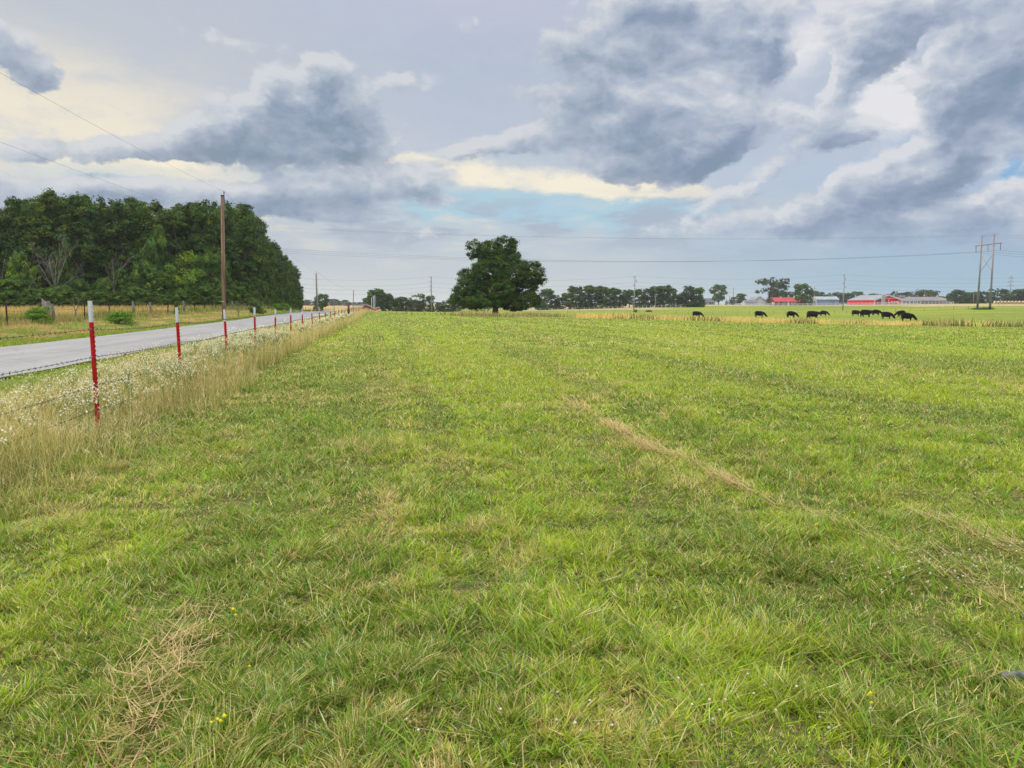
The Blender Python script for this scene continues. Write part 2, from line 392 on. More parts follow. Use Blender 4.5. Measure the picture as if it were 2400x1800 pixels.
# ------------------------------------------------------------------ ground
def geomlines(a, b, n): return list(np.geomspace(a, b, n))
sl = sorted(set([-2500, -1200, -600, -300, -120, -60, -30, -15, -8, -4] + list(np.arange(-1, 60, .75)) + geomlines(60, 520, 190) + geomlines(526, 5500, 40)))
tp = [0] + geomlines(.8, 30, 40) + geomlines(32, 520, 90) + geomlines(560, 5000, 20)
tl = sorted(set([-x for x in tp] + list(np.arange(.5, 7.3, .5)) + [7.4, ROAD0 + .02, ROAD0 + .1] + list(np.arange(8.8, 13, 1.1)) + [ROAD1 - .1, ROAD1 - .02, 13.7] + list(np.arange(14.2, 24, .6)) + geomlines(24.5, 260, 70) + geomlines(275, 4000, 24)))
S, T = np.meshgrid(np.array(sl), np.array(tl), indexing='ij')
GX, GY = XY(S, T)
GZ = ground(GX, GY)
inroad = (T > ROAD0) & (T < ROAD1)
GZ = GZ - inroad * .06
def field_far_noise(x, y): return fbm(x * .06 + 5, y * .06, 4)
def ground_color(x, y):
    """real surface colours: mown meadow, verge, hay field, ..."""
    s, t = ST(x, y)
    n1 = fbm(x * .22, y * .22, 4); n2 = fbm(x * .035 + 7, y * .035 + 3, 4); n3 = fbm(x * 1.7, y * 1.7, 3)
    def mixc(a, b, f): return a * (1 - f[..., None]) + b * f[..., None]
    g1 = np.array([.175, .265, .042]); g2 = np.array([.135, .225, .045]); gy = np.array([.26, .275, .075]); st = np.array([.36, .28, .12])
    c = mixc(g1 + 0 * x[..., None], g2, smooth(n1, .4, .62))
    c = mixc(c, gy, smooth(n2, .45, .7) * .7)
    c = mixc(c, gy, smooth(n3, .5, .8) * .4)
    # near the viewer the blades stand over dark thatch
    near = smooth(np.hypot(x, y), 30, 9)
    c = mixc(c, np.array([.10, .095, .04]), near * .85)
    # verge right of the road
    verge = smooth(t, 3.0, 4.2) * smooth(t, 7.9, 7.6)
    vcol = mixc(np.array([.20, .23, .075]) + 0 * x[..., None], np.array([.33, .29, .12]), smooth(n1, .48, .62) * smooth(t, 7, 5))
    c = mixc(c, vcol, verge * .8)
    # verge left of the road with drying mown hay
    v2 = smooth(t, 13.2, 13.5)
    hay = smooth(fbm(s * .45 + 3, t * 1.5, 4), .42, .6) * smooth(t, 14.6, 15.6)
    c2 = mixc(np.array([.15, .20, .05]) + 0 * x[..., None], np.array([.34, .25, .105]), hay)
    c = mixc(c, c2, v2)
    # tan hay field beyond the old fence
    tan = smooth(t, 20, 22)
    c = mixc(c, mixc(np.array([.46, .32, .12]) + 0 * x[..., None], np.array([.38, .30, .11]), n1), tan)
    # tan band in front of the far trees and around the farmyard
    u = x / np.maximum(y, 1)
    far = np.zeros_like(x)
    far = np.maximum(far, smooth(y, 405, 430) * smooth(u, -.25, -.15) * smooth(u, .25, .18))
    far = np.maximum(far, smooth(y, 298, 312) * smooth(u, .0, .02) * smooth(u, .22, .18))
    far = np.maximum(far, smooth(y, 384, 392) * smooth(u, .17, .2))
    far = np.maximum(far, smooth(y, 318, 330) * smooth(u, .50, .53))
    yel = smooth(y, 60, 150) * smooth(t, 3, 0)
    c = mixc(c, mixc(np.array([.25, .285, .045]) + 0 * x[..., None], np.array([.19, .235, .045]), smooth(fbm(x * .02 + 2, y * .09, 3), .42, .62)), yel * .75)
    c = mixc(c, np.array([.40, .33, .19]), far * .9)
    # yard grass round the buildings
    return c
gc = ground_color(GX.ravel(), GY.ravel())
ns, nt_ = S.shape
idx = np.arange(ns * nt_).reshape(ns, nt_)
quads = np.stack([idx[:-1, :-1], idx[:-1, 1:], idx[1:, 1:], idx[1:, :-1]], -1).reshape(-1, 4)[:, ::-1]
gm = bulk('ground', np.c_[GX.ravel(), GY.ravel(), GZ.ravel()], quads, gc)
def ground_mat():
    m = bpy.data.materials.new('meadow_ground'); m.use_nodes = True; t = NT(m.node_tree); t.nt.nodes.clear()
    bs = t.n('ShaderNodeBsdfPrincipled'); out = t.n('ShaderNodeOutputMaterial'); t.put(out.inputs[0], bs.outputs[0])
    bs.inputs['Roughness'].default_value = .9; bs.inputs['Specular IOR Level'].default_value = .02
    a = t.n('ShaderNodeAttribute', attribute_name='tint'); tc = t.n('ShaderNodeTexCoord'); v = tc.outputs['Object']
    n1 = t.noise(v, .5, 6, .65).outputs['Fac']; n2 = t.noise(v, 3.5, 6, .7).outputs['Fac']; n3 = t.noise(v, .07, 3, .5).outputs['Fac']
    c = t.mix(t.step(n1, .4, .62), a.outputs['Color'], t.mix(1.0, a.outputs['Color'], (1.25, 1.08, 1.1), 'MULTIPLY'))
    c = t.mix(t.step(n2, .42, .62), t.mix(1.0, c, (.62, .72, .7), 'MULTIPLY'), c)
    n4 = t.noise(v, 45.0, 5, .7).outputs['Fac']
    c = t.mix(t.m('MULTIPLY', t.step(n4, .42, .6), .6), c, t.mix(1.0, c, (2.0, 1.8, 1.7), 'MULTIPLY')); c = t.mix(t.m('MULTIPLY', t.step(n4, .5, .38), .7), c, t.mix(1.0, c, (.35, .38, .35), 'MULTIPLY'))
    c = t.mix(t.m('MULTIPLY', t.step(n3, .45, .65), .5), c, t.mix(1.0, c, (.8, .9, .9), 'MULTIPLY'))
    t.put(bs.inputs['Base Color'], c)
    b = t.n('ShaderNodeBump'); b.inputs['Strength'].default_value = .8; b.inputs['Distance'].default_value = .06
    t.put(b.inputs['Height'], n2); t.put(bs.inputs['Normal'], b.outputs[0])
    return m
g_o = new_obj('ground', gm, None, ground_mat(), True); tag(g_o, kind='structure', label='green mown meadow ground reaching to the far trees')
# road
rs = [s for s in sl if -130 <= s <= 420]; rt = [ROAD0, ROAD0 + .3] + list(np.arange(8.8, 13, 1.1)) + [ROAD1 - .3, ROAD1]
RS, RT = np.meshgrid(np.array(rs), np.array(rt), indexing='ij'); jit = (fbm(RS * 1.3, RT * 0 + 3, 4) - .5) * .42
RT2 = RT + jit * ((RT == ROAD0) | (RT == ROAD1))
RX, RY = XY(RS, RT2); base0 = ground(*XY(RS, RT))
RZ = base0 + .012 + .05 * (1 - ((RT - 10.55) / 2.8) ** 2)
idx = np.arange(RS.size).reshape(RS.shape)
quads = np.stack([idx[:-1, :-1], idx[:-1, 1:], idx[1:, 1:], idx[1:, :-1]], -1).reshape(-1, 4)[:, ::-1]
def road_mat():
    m = bpy.data.materials.new('worn_asphalt'); m.use_nodes = True; t = NT(m.node_tree); t.nt.nodes.clear()
    bs = t.n('ShaderNodeBsdfPrincipled'); out = t.n('ShaderNodeOutputMaterial'); t.put(out.inputs[0], bs.outputs[0])
    bs.inputs['Roughness'].default_value = .85; bs.inputs['Specular IOR Level'].default_value = .25
    tc = t.n('ShaderNodeTexCoord'); mp = t.n('ShaderNodeMapping', vector_type='POINT'); t.put(mp.inputs[0], tc.outputs['Object'])
    mp.inputs['Rotation'].default_value = (0, 0, -TH); v = mp.outputs[0]
    st = t.noise(t.vm('MULTIPLY', v, (1.3, .12, 1)), 1.0, 5, .6).outputs['Fac']
    bl = t.noise(v, .9, 5, .65).outputs['Fac']; fi = t.noise(v, 60, 4, .7).outputs['Fac']
    c = t.mix(t.step(st, .4, .68), (.262, .262, .262), (.205, .205, .206))
    c = t.mix(t.m('MULTIPLY', t.step(bl, .5, .7), .5), c, (.31, .305, .295))
    c = t.mix(t.m('MULTIPLY', t.step(fi, .5, .7), .35), c, (.22, .22, .23))
    sx = t.n('ShaderNodeSeparateXYZ'); t.put(sx.inputs[0], v)
    # darker wheel paths and a crumbling gravelly edge, thin sealed cracks
    lane = t.m('ABSOLUTE', t.m('SUBTRACT', t.m('ABSOLUTE', t.m('ADD', sx.outputs[0], 10.55)), 1.35))
    c = t.mix(t.m('MULTIPLY', t.step(lane, .75, .2), .2), c, (.19, .19, .195))
    vo = t.n('ShaderNodeTexVoronoi', feature='DISTANCE_TO_EDGE'); t.put(vo.inputs['Vector'], t.vm('ADD', t.vm('MULTIPLY', v, (.5, .22, .5)), t.vm('MULTIPLY', t.noise(v, 1.5, 4, .6).outputs['Color'], (.35, .35, 0))))
    vo.inputs['Scale'].default_value = 1.0
    c = t.mix(t.m('MULTIPLY', t.step(vo.outputs['Distance'], .014, .005), .35), c, (.10, .10, .10))
    t.put(bs.inputs['Base Color'], c)
    b = t.n('ShaderNodeBump'); b.inputs['Strength'].default_value = .4; b.inputs['Distance'].default_value = .01
    t.put(b.inputs['Height'], fi); t.put(bs.inputs['Normal'], b.outputs[0])
    return m
r_o = new_obj('road', bulk('road', np.c_[RX.ravel(), RY.ravel(), RZ.ravel()], quads), None, road_mat(), True)
tag(r_o, kind='structure', label='pale grey unmarked country road running beside the fence')
# ------------------------------------------------------------------ red T-post fence
def post_meshes():
    L = 1.75
    def tp(z0, z1, studs):
        b = MB(); h = z1 - z0; c = (z0 + z1) / 2
        b.box((.0045, 0, c), (.006, .038, h)); b.box((-.018, 0, c), (.037, .006, h))
        z = z0 + .03
        while studs and z < z1 - .02:
            b.box((.013, 0, z), (.013, .014, .018)); z += .054
        return b
    red = tp(-L, -.25, True); tip = tp(-.25, 0, True)
    return red, tip
red_b, tip_b = post_meshes()
fence = empty('barbed_wire_fence', (*XY(9.71, FENCE_T), gz(*XY(9.71, FENCE_T))))
tag(fence, 'long barbed wire fence of red steel posts with white tips beside the grey road', 'fence')
bpy.context.view_layer.update()
def local(parent, o): o.matrix_parent_inverse = Matrix.Translation(parent.location).inverted(); return o
p_red = red_b.build('fence_post', M_RED); p_tip = tip_b.build('post_tip', M_WHITE, p_red)
tops = {0: 1.535, 1: 1.44, 2: 1.38, 3: 1.415, 4: 1.335, 5: 1.345, 6: 1.32, 7: 1.325, 8: 1.34}
posts = []
k = -1; D_ = 9.05 - 3.66
while D_ < 318:
    if D_ < 288: X_ = -3.5 - .1584 * D_
    else: X_ = -49.1 + (D_ - 288) * (-.5 / 30 + .02)
    g = gz(X_, D_)
    top = tops.get(k, g + 1.33 + random.uniform(-.05, .05))
    if k == -1: top = 1.45
    posts.append((X_, D_, g, top)); k += 1
    D_ += 3.66
for i, (X_, Y_, g, top) in enumerate(posts):
    if i == 0: o, t_ = p_red, p_tip
    else:
        o = p_red.copy(); col.objects.link(o); t_ = p_tip.copy(); col.objects.link(t_); t_.parent = o
    o.parent = fence; o.location = Vector((X_, Y_, top)) - fence.location
    a = 1.8 if i > 1 else .5
    o.rotation_euler = (R(random.uniform(-a, a)), R(random.uniform(-a, a)), TH + R(random.uniform(-6, 6)))
# the thicker brown wooden brace post further along
Xw, Yw = XY(66.5, FENCE_T)
b = MB().tube([(0, 0, -.4), (0, 0, .7), (.02, 0, 1.42)], [.10, .10, .09], 10)
o = b.build('wooden_post', mat('brown_post', (.09, .05, .035), .9, .4, 8, .3, stretch=(1, 1, .2)), fence, True); o['label'] = 'thick dark brown wooden post'; o.location = Vector((Xw, Yw, gz(Xw, Yw))) - fence.location
ring = MB()
wire_z = [1.20, .875, .545, .25]
for wi, wz in enumerate(wire_z):
    b = MB(); pts = []
    for i, (X_, Y_, g, top) in enumerate(posts[:-1]):
        X2, Y2, g2, top2 = posts[i + 1]
        n = 6 if i < 8 else 2
        drop = random.uniform(.0, .04)
        for j in range(n):
            q = j / n
            pts.append(Vector((X_ + (X2 - X_) * q + .012, Y_ + (Y2 - Y_) * q, g + (g2 - g) * q + wz - drop * 4 * q * (1 - q) + (random.uniform(-.012, .012) if j == 0 and i > 1 else 0))))
    pts.append(Vector((posts[-1][0] + .012, posts[-1][1], posts[-1][2] + wz)))
    first = [Vector((XY(2.0, FENCE_T)[0], XY(2.0, FENCE_T)[1], wz))]
    P_ = first + pts
    b.tube([p - fence.location for p in P_], [.0024 if p.y < 40 else .0035 for p in P_], 5, False)
    # barbs
    acc = 0
    for a, c in zip(P_[:-1], P_[1:]):
        if a.y > 48: break
        L = (c - a).length; d = (c - a).normalized()
        while acc < L:
            p = a + d * acc - fence.location
            for kk in range(2):
                v = Vector((random.uniform(-1, 1), random.uniform(-1, 1), random.uniform(-1, 1)))
                v = (v - d * v.dot(d)).normalized() * .019
                b.tube([p - v + d * .004 * kk, p + v + d * .004 * kk], .0021, 3, False)
            b.tube([p - d * .009, p + d * .009], .0046, 5)
            acc += .128
        acc -= L
    b.build('barbed_wire', M_BARB, fence)
M_CLIP = mat('clip', (.45, .45, .46), .5, .1, metal=.4)
cb_ = MB(); cb_.tube([(.022, -.005, 0), (-.040, -.006, .001), (-.040, .006, .002), (.022, .006, .003)], .0022, 5)
c_me = None
allposts = [o for o in fence.children if o.name.startswith('fence_post')]
for i, o in enumerate(sorted(allposts, key=lambda q: q.location.y)[:9]):
    top = posts[i][3]; g = posts[i][2]
    for wz in wire_z:
        if c_me is None: c = cb_.build('wire_clip', M_CLIP, o); c_me = c.data
        else: c = new_obj('wire_clip', c_me, o)
        c.location = (0, 0, g + wz - top)

# ------------------------------------------------------------------ old fence across the road
old = empty('old_wire_fence', (*XY(45, OLD_T), gz(*XY(45, OLD_T))))
tag(old, 'old wire fence of dark leaning steel and wooden posts in weeds below the wood', 'fence')
M_OLDP = mat('dark_post', (.055, .03, .024), .9, .3, 9)
M_OLDW = mat('grey_wood_post', (.17, .15, .13), .9, .3, 6, .3, stretch=(1, 1, .2))
thin = MB().box((0, 0, .52), (.07, .05, 1.55)); thin.box((0, 0, .5), (.02, .09, 1.5))
thinme = thin.build('fence_post', M_OLDP, old)
thick = MB().tube([(0, 0, -.3), (.02, 0, .6), (-.02, .01, 1.12)], [.10, .09, .075], 8)
thickme = thick.build('wooden_post', M_OLDW, old, True)
s_ = 33.0; i = 0; usedn = usedk = False; oldpts = []
WOODEN = {3, 6, 7, 9, 14, 19, 23}
while s_ < 205:
    X_, Y_ = XY(s_, OLD_T); g = gz(X_, Y_); oldpts.append(Vector((X_, Y_, g)))
    wood = i in WOODEN
    src = thickme if wood else thinme
    if wood and not usedk: o = src; usedk = True
    elif not wood and not usedn: o = src; usedn = True
    else: o = src.copy(); col.objects.link(o)
    o.parent = old; o.location = Vector((X_, Y_, g)) - old.location
    o.rotation_euler = (R(random.uniform(-4, 4)), R(random.uniform(-5, 5)), random.uniform(0, 3)); o.scale = (1, 1, random.uniform(.9, 1.08))
    s_ += 5.0 + random.uniform(-.9, .9); i += 1
for wz in (.35, .68, 1.02):
    b = MB(); b.tube([p - old.location + Vector((0, 0, wz)) for p in oldpts], .008, 4, False); b.build('wire', M_WIRE, old)
# ------------------------------------------------------------------ poles and lines
def rot_to(o, vec): o.rotation_mode = 'QUATERNION'; o.rotation_quaternion = Vector((0, 0, 1)).rotation_difference(Vector(vec).normalized())
def pole(name, px, top_row, base_row, D, r0, r1, m, label, cat, px_top=None, group=None, zground=True):
    """upright pole placed on the ground, its top at the sight line"""
    T_ = at(px_top if px_top else px, top_row, D); X_ = at(px, base_row, D).x
    g = gz(X_, D)
    root = empty(name, (X_, D, g)); tag(root, label, cat, group)
    lean = T_.x - X_
    b = MB().tube([(0, 0, -.6), (lean * .3, 0, (T_.z - g) * .3), (lean, 0, T_.z - g)], [r0, r0 * .9 + r1 * .1, r1], 12)
    b.build('pole', m, root, True)
    return root, Vector((lean, 0, T_.z - g))
P1, top1 = pole('utility_pole', 525, 460, 746, 69, .175, .135, M_POLE, 'tall brown wooden utility pole at the roadside in front of the wood', 'utility pole', 521)
b = MB().tube([top1 + Vector((0, 0, -.02)), top1 + Vector((0, 0, .10))], .14, 12); b.build('pole_cap', M_BLACK, P1)
b = MB(); b.tube([top1 + Vector((.16, 0, -.5)), top1 + Vector((.16, 0, .32))], .035, 8); b.tube([top1 + Vector((.16, 0, .3)), top1 + Vector((.16, 0, .42))], [.07, .045], 8); b.box(top1 + Vector((.14, 0, -.42)), (.12, .08, .35)); b.build('insulator_bracket', M_WIRE, P1)
b = MB(); b.box(top1 + Vector((.19, 0, -1.0)), (.10, .12, .40)); b.box(top1 + Vector((.19, 0, -1.7)), (.07, .1, .12)); b.build('fuse_box', mat('grey_box', (.16, .15, .15), .7, .1), P1)
b = MB(); b.box((.17, -.05, 1.75), (.05, .06, .9)); b.build('cable_guard', M_WHITE, P1)
b = MB(); b.box((.02, -.18, 1.62), (.10, .02, .09)); b.build('number_plate', M_WHITE, P1)
P2, top2 = pole('utility_pole', 744, 641, 733, 185, .21, .17, M_POLEG, 'grey brown utility pole beside the road just past the end of the wood', 'utility pole', 741)
b = MB(); b.tube([top2, top2 + Vector((.12, 0, .5))], .06, 6); b.build('insulator', M_CONC, P2)
P3, top3 = pole('utility_pole', 827.5, 681, 724, 330, .2, .17, M_POLEG, 'thin distant utility pole behind the red posts, third along the road', 'utility pole', 828.5)
b = MB(); b.tube([top3, top3 + Vector((0, 0, .45))], .07, 6); b.build('insulator', M_CONC, P3)
def wire(name, A, B, sag, r, label, cat='power line', n=24, group=None):
    A, B = Vector(A), Vector(B); pts = []
    for i in range(n + 1):
        q = i / n; p = A.lerp(B, q); p.z -= sag * 4 * q * (1 - q); pts.append(p)
    b = MB().tube([p - A for p in pts], r, 5, False); o = b.build(name, M_WIRE); o.location = A; tag(o, label, cat, group); return o
t1w = P1.location + top1 + Vector((.16, 0, .4)); t2w = P2.location + top2 + Vector((.12, 0, .5)); t3w = P3.location + top3 + Vector((0, 0, .45))
wire('overhead_wire', Vector((XY(-12, 15.8)[0], XY(-12, 15.8)[1], 11.2)), t1w, .75, .0055, 'thin wire dropping from the upper left of the sky to the brown pole top', n=30)
wire('overhead_wire', t1w, t2w, 1.0, .009, 'thin wire running from the brown pole top down behind the wood edge')
wire('overhead_wire', t2w, t3w, 1.2, .02, 'faint wire between the grey roadside pole and the distant pole')
Aw = at(0, 317, 60); Bw = at(432, 489, 124)
wire('overhead_wire', Aw + (Aw - Bw) * 1.1, Bw, .5, .009, 'lower thin wire from the left picture edge into the tree tops', n=30)
# distribution line across the view
line = []
for px, tr, br, D in [(1011, 648.5, 735, 245), (1487, 647.5, 730, 258), (1977, 643.5, 719, 268)]:
    lab = {1011: 'slim utility pole standing just left of the lone oak', 1487: 'slim utility pole in front of the dark tree row right of the oak', 1977: 'tall slim utility pole between the blue shed and the red barn'}[px]
    q, tp_ = pole('utility_pole', px - (0 if px < 1400 else 1.5), tr, br, D, .19, .13, M_POLEG if px < 1400 else M_STEELP, lab, 'utility pole', px + (0 if px < 1400 else 1.5 if px < 1900 else 3))
    b = MB(); att = []
    for j, dz in enumerate((.1, 1.45, 2.75, 4.1)):
        sgn = (1 if j % 2 else -1) if px > 1400 else -1
        b.tube([tp_ + Vector((0, 0, -dz + .1)), tp_ + Vector((sgn * .45, -.05, -dz))], .05, 5); b.tube([tp_ + Vector((sgn * .45, -.05, -dz + .12)), tp_ + Vector((sgn * .45, -.05, -dz - .55))], .06, 6)
        att.append(q.location + tp_ + Vector((sgn * .45 if j else 0, -.05, -dz + (.1 if j == 0 else -.5))))
    b.build('insulator', M_WIRE, q); line.append(att)
L0 = [at(600, r, 212) for r in (644, 657, 666, 676)]; L4 = [at(2480, r, 285) for r in (646, 655, 664, 673)]
names = ['top', 'second', 'third', 'lowest']
for j in range(4):
    for a, c, w in ((L0[j], line[0][j], 'from the wood to the pole left of the oak'), (line[0][j], line[1][j], 'passing behind the oak to the next pole'), (line[1][j], line[2][j], 'above the farm trees between the two right poles'), (line[2][j], L4[j], 'running right from the pole by the blue shed')):
        wire('distribution_wire', a, c, 1.3, .016, f'{names[j]} pole line wire, {w}')
# H-frame pylon
hf = empty('h_frame_pylon', (*at(2305, 725, 220).xy, gz(*at(2305, 725, 220).xy))); tag(hf, 'tall grey two pole pylon with crossarm and x bracing in the right meadow', 'pylon')
o0 = hf.location
Lb, Lt = at(2290.6, 725, 223), at(2302, 553, 223); Rb, Rt = at(2320, 725, 217), at(2330.4, 549, 217)
Lb.z = gz(Lb.x, Lb.y) - .5; Rb.z = gz(Rb.x, Rb.y) - .5
for a, c in ((Lb, Lt), (Rb, Rt)):
    x_ = MB().tube([a - o0, c - o0], [.30, .19], 12); x_.build('pylon_pole', M_STEELP, hf, True)
    d = (c - a).normalized(); x_ = MB().tube([a - o0 + d * .5, a - o0 + d * 1.35], .32, 12); x_.build('base_wrap', M_BLACK, hf)
ca, cb2 = at(2286.5, 576.5, 226), at(2347, 569.3, 214)
x_ = MB(); dv = (cb2 - ca); x_.tube([ca - o0, cb2 - o0], .17, 6); x_.build('crossarm', M_STEELP, hf)
def lp(a, c, row_a): # point along pole at a row
    q = (row_a - 725) / ((552 if a is Lb else 549) - 725); return a.lerp(c, q)
x_ = MB(); x_.tube([lp(Lb, Lt, 596) - o0, lp(Rb, Rt, 634) - o0], .07, 6); x_.tube([lp(Rb, Rt, 594) - o0, lp(Lb, Lt, 636) - o0], .07, 6); x_.build('cross_brace', M_STEELP, hf)
x_ = MB()
for c in (Lt, Rt):
    e = dv.normalized() * 1.5; x_.tube([c - o0 - e * .9 + Vector((0, 0, -.2)), c - o0 + e * .9 + Vector((0, 0, -.2))], .05, 5)
x_.build('peak_arm', M_STEELP, hf)
hang = [at(2287.5, 592, 226), at(2315.5, 589.5, 220), at(2344.5, 586.5, 214.5)]
for c, q in zip(hang, (.02, .5, .97)):
    a = ca.lerp(cb2, q); x_ = MB(); x_.tube([a - o0, c - o0], .075, 6); x_.build('insulator_string', M_WIRE, hf)
ends = [at(420, 566, 192), at(420, 572, 198), at(420, 578, 203)]; rows_r = [(2760, 618, 262), (2790, 612, 255), (2810, 606, 248)]
nm = ['left hand', 'middle', 'right hand']
for i in range(3):
    wire('transmission_conductor', ends[i], hang[i], 3.6, .017, f'{nm[i]} heavy conductor sagging from the wood across the sky to the pylon', n=50)
    wire('transmission_conductor', hang[i], at(*rows_r[i]), .8, .025, f'{nm[i]} heavy conductor leaving the pylon towards the right edge', n=20)
for i, (c, e, r2) in enumerate(((Lt, at(420, 520, 196), (2790, 568, 262)), (Rt, at(420, 524, 199), (2810, 562, 250)))):
    w = ['left', 'right'][i]
    wire('ground_wire', e, c, 2.3, .011, f'thin upper wire from the wood to the {w} pylon pole top', n=50)
    wire('ground_wire', c, at(*r2), .6, .018, f'thin upper wire from the {w} pylon pole top towards the right edge')
# small far poles
for px, tr, br, D, r, lab in [(1719, 673, 714, 560, .22, 'tall thin grey pole behind the white garage'), (1710, 692, 714, 520, .2, 'shorter thin grey pole left of the tall one by the garage'),
        (1536, 692, 720, 340, .16, 'short pale post standing before the dark tree row'), (1326, 703, 724, 340, .14, 'short green grey post at the left end of the tree row'),
        (2282, 688, 711, 470, .17, 'short pale pole left of the pylon before the trees'), (1930, 690, 712, 520, .12, 'thin pale mast behind the blue shed'),
        (964, 687, 712, 560, .2, 'thin distant pole between the dark trees left of the oak'), (783, 702, 728, 240, .10, 'small pole with a short top bar beyond the wood'),
        (871, 697, 731, 215, .07, 'leftmost of three slim white poles by the far fence'), (875, 694, 731, 215, .08, 'middle of three slim white poles by the far fence'), (878.5, 692, 731, 215, .08, 'rightmost of three slim white poles by the far fence'),
        (2350, 682, 711, 560, .14, 'thin pole rising before the trees right of the pylon'), (770, 706, 727, 560, .2, 'faint pole before the hazy far trees')]:
    q, tp_ = pole('utility_pole' if r > .11 else 'slim_pole', px, tr, br, D, r, r * .8, M_WHITE if px in (871, 875, 878.5) else M_POLEG, lab, 'pole')
    if px == 783:
        x_ = MB().box(tp_ + Vector((0, 0, .1)), (.9, .12, .22)); x_.build('top_bar', M_POLEG, q)
for px, tr, br, D, arms, lab in [(2369, 645, 708, 500, 3, 'distant transmission pole with three pairs of arms near the right edge'), (2149, 675, 706, 620, 2, 'small distant transmission pole behind the long open shed'), (1908, 672, 708, 620, 2, 'small distant transmission pole behind the blue shed')]:
    q, tp_ = pole('transmission_pole', px - 2 if arms == 3 else px, tr, br, D, .38 if arms == 3 else .25, .2, M_STEELP, lab, 'transmission pole', px + 1)
    for j in range(arms):
        z = -1.6 - j * 2.5; x_ = MB(); x_.tube([tp_ + Vector((-1.4 - .2 * j, 0, z)), tp_ + Vector((1.4 + .2 * j, 0, z + .15))], .1, 5)
        for sg in (-1, 1): x_.tube([tp_ + Vector((sg * (1.35 + .2 * j), 0, z)), tp_ + Vector((sg * (1.35 + .2 * j), 0, z - .9))], .09, 5)
        x_.build('crossarm', M_WIRE, q)
# ------------------------------------------------------------------ trees
def crown_mesh(name, lobes, n_leaf, leaf, seed, base, clump=.12, scaleclump=60, inner=.5, sun_top=0):
    g = np.random.default_rng(seed); L = np.array(lobes, float)
    area = (L[:, 3] * L[:, 4] + L[:, 3] * L[:, 5] + L[:, 4] * L[:, 5]) ** 1.0; pr = area / area.sum()
    nc = max(20, n_leaf // scaleclump); li = g.choice(len(L), nc * 3, p=pr)
    d = g.normal(size=(nc * 3, 3)); d[:, 2] += .15; d /= np.linalg.norm(d, axis=1)[:, None]
    rr = inner + (1 - inner) * g.random(nc * 3) ** .6
    c = L[li, :3] + d * L[li, 3:] * rr[:, None]
    deep = np.zeros(len(c))
    for l in L:
        q = np.sum(((c - l[:3]) / l[3:]) ** 2, 1); deep = np.maximum(deep, 1 - q)
    keep = (deep < .55) | (g.random(len(c)) < .25)
    c, d = c[keep][:nc], d[keep][:nc]; nc = len(c)
    ct = .5 + 1.0 * g.random(nc) ** 1.2; hue = g.random(nc)
    size = clump * (.6 + .8 * g.random(nc))
    k = g.integers(0, nc, n_leaf)
    off = g.normal(size=(n_leaf, 3)); off /= np.linalg.norm(off, axis=1)[:, None]; off *= (g.random(n_leaf) ** .45)[:, None]; off[:, 2] *= .65
    p = c[k] + off * size[k][:, None]
    nrm = d[k] * .7 + off * .8 + g.normal(size=(n_leaf, 3)) * .45 + np.array([0, 0, .35]); nrm /= np.linalg.norm(nrm, axis=1)[:, None]
    t = np.cross(nrm, g.normal(size=(n_leaf, 3))); t /= np.linalg.norm(t, axis=1)[:, None] + 1e-9; b = np.cross(nrm, t)
    s = leaf * (.6 + .8 * g.random(n_leaf)); s = s[:, None]
    V = np.stack([p - t * s, p - b * s * .62 + nrm * s * .12, p + t * s, p + b * s * .62 + nrm * s * .12], 1).reshape(-1, 3)
    Q = np.arange(n_leaf * 4).reshape(-1, 4)
    base = np.array(base); yel = base * np.array([1.55, 1.22, .8]); blu = base * np.array([.8, .95, 1.1])
    C = np.where((hue[k] < .3)[:, None], yel, np.where((hue[k] > .75)[:, None], blu, base)) * (ct[k] * (.8 + .4 * g.random(n_leaf)))[:, None]
    return bulk(name, V, Q, np.repeat(C, 4, axis=0))
def trunk_mesh(name, h, r, lobes, seed, lean=0, n_limb=7, base_z=-.03):
    g = random.Random(seed); b = MB()
    path = [Vector((0, 0, base_z)), Vector((lean * .2, 0, h * .25)), Vector((lean * .6 + g.uniform(-.03, .03) * h, g.uniform(-.03, .03) * h, h * .55)), Vector((lean, 0, h * .85))]
    b.tube(path, [r * 1.35, r, r * .7, r * .25], 9)
    for l in sorted(lobes, key=lambda _: g.random())[:n_limb]:
        q = g.uniform(.25, .75); i = min(2, int(q * 3)); a = path[i].lerp(path[i + 1], q * 3 - i); c = Vector(l[:3])
        m_ = a.lerp(c, .5) + Vector((g.uniform(-.05, .05) * h, g.uniform(-.05, .05) * h, g.uniform(-.02, .06) * h))
        b.tube([a, m_, c], [r * .45, r * .3, r * .1], 6)
    me = bpy.data.meshes.new(name); me.from_pydata(b.v, [], b.f); me.validate(); me.materials.append(M_BARK); me.shade_smooth(); return me
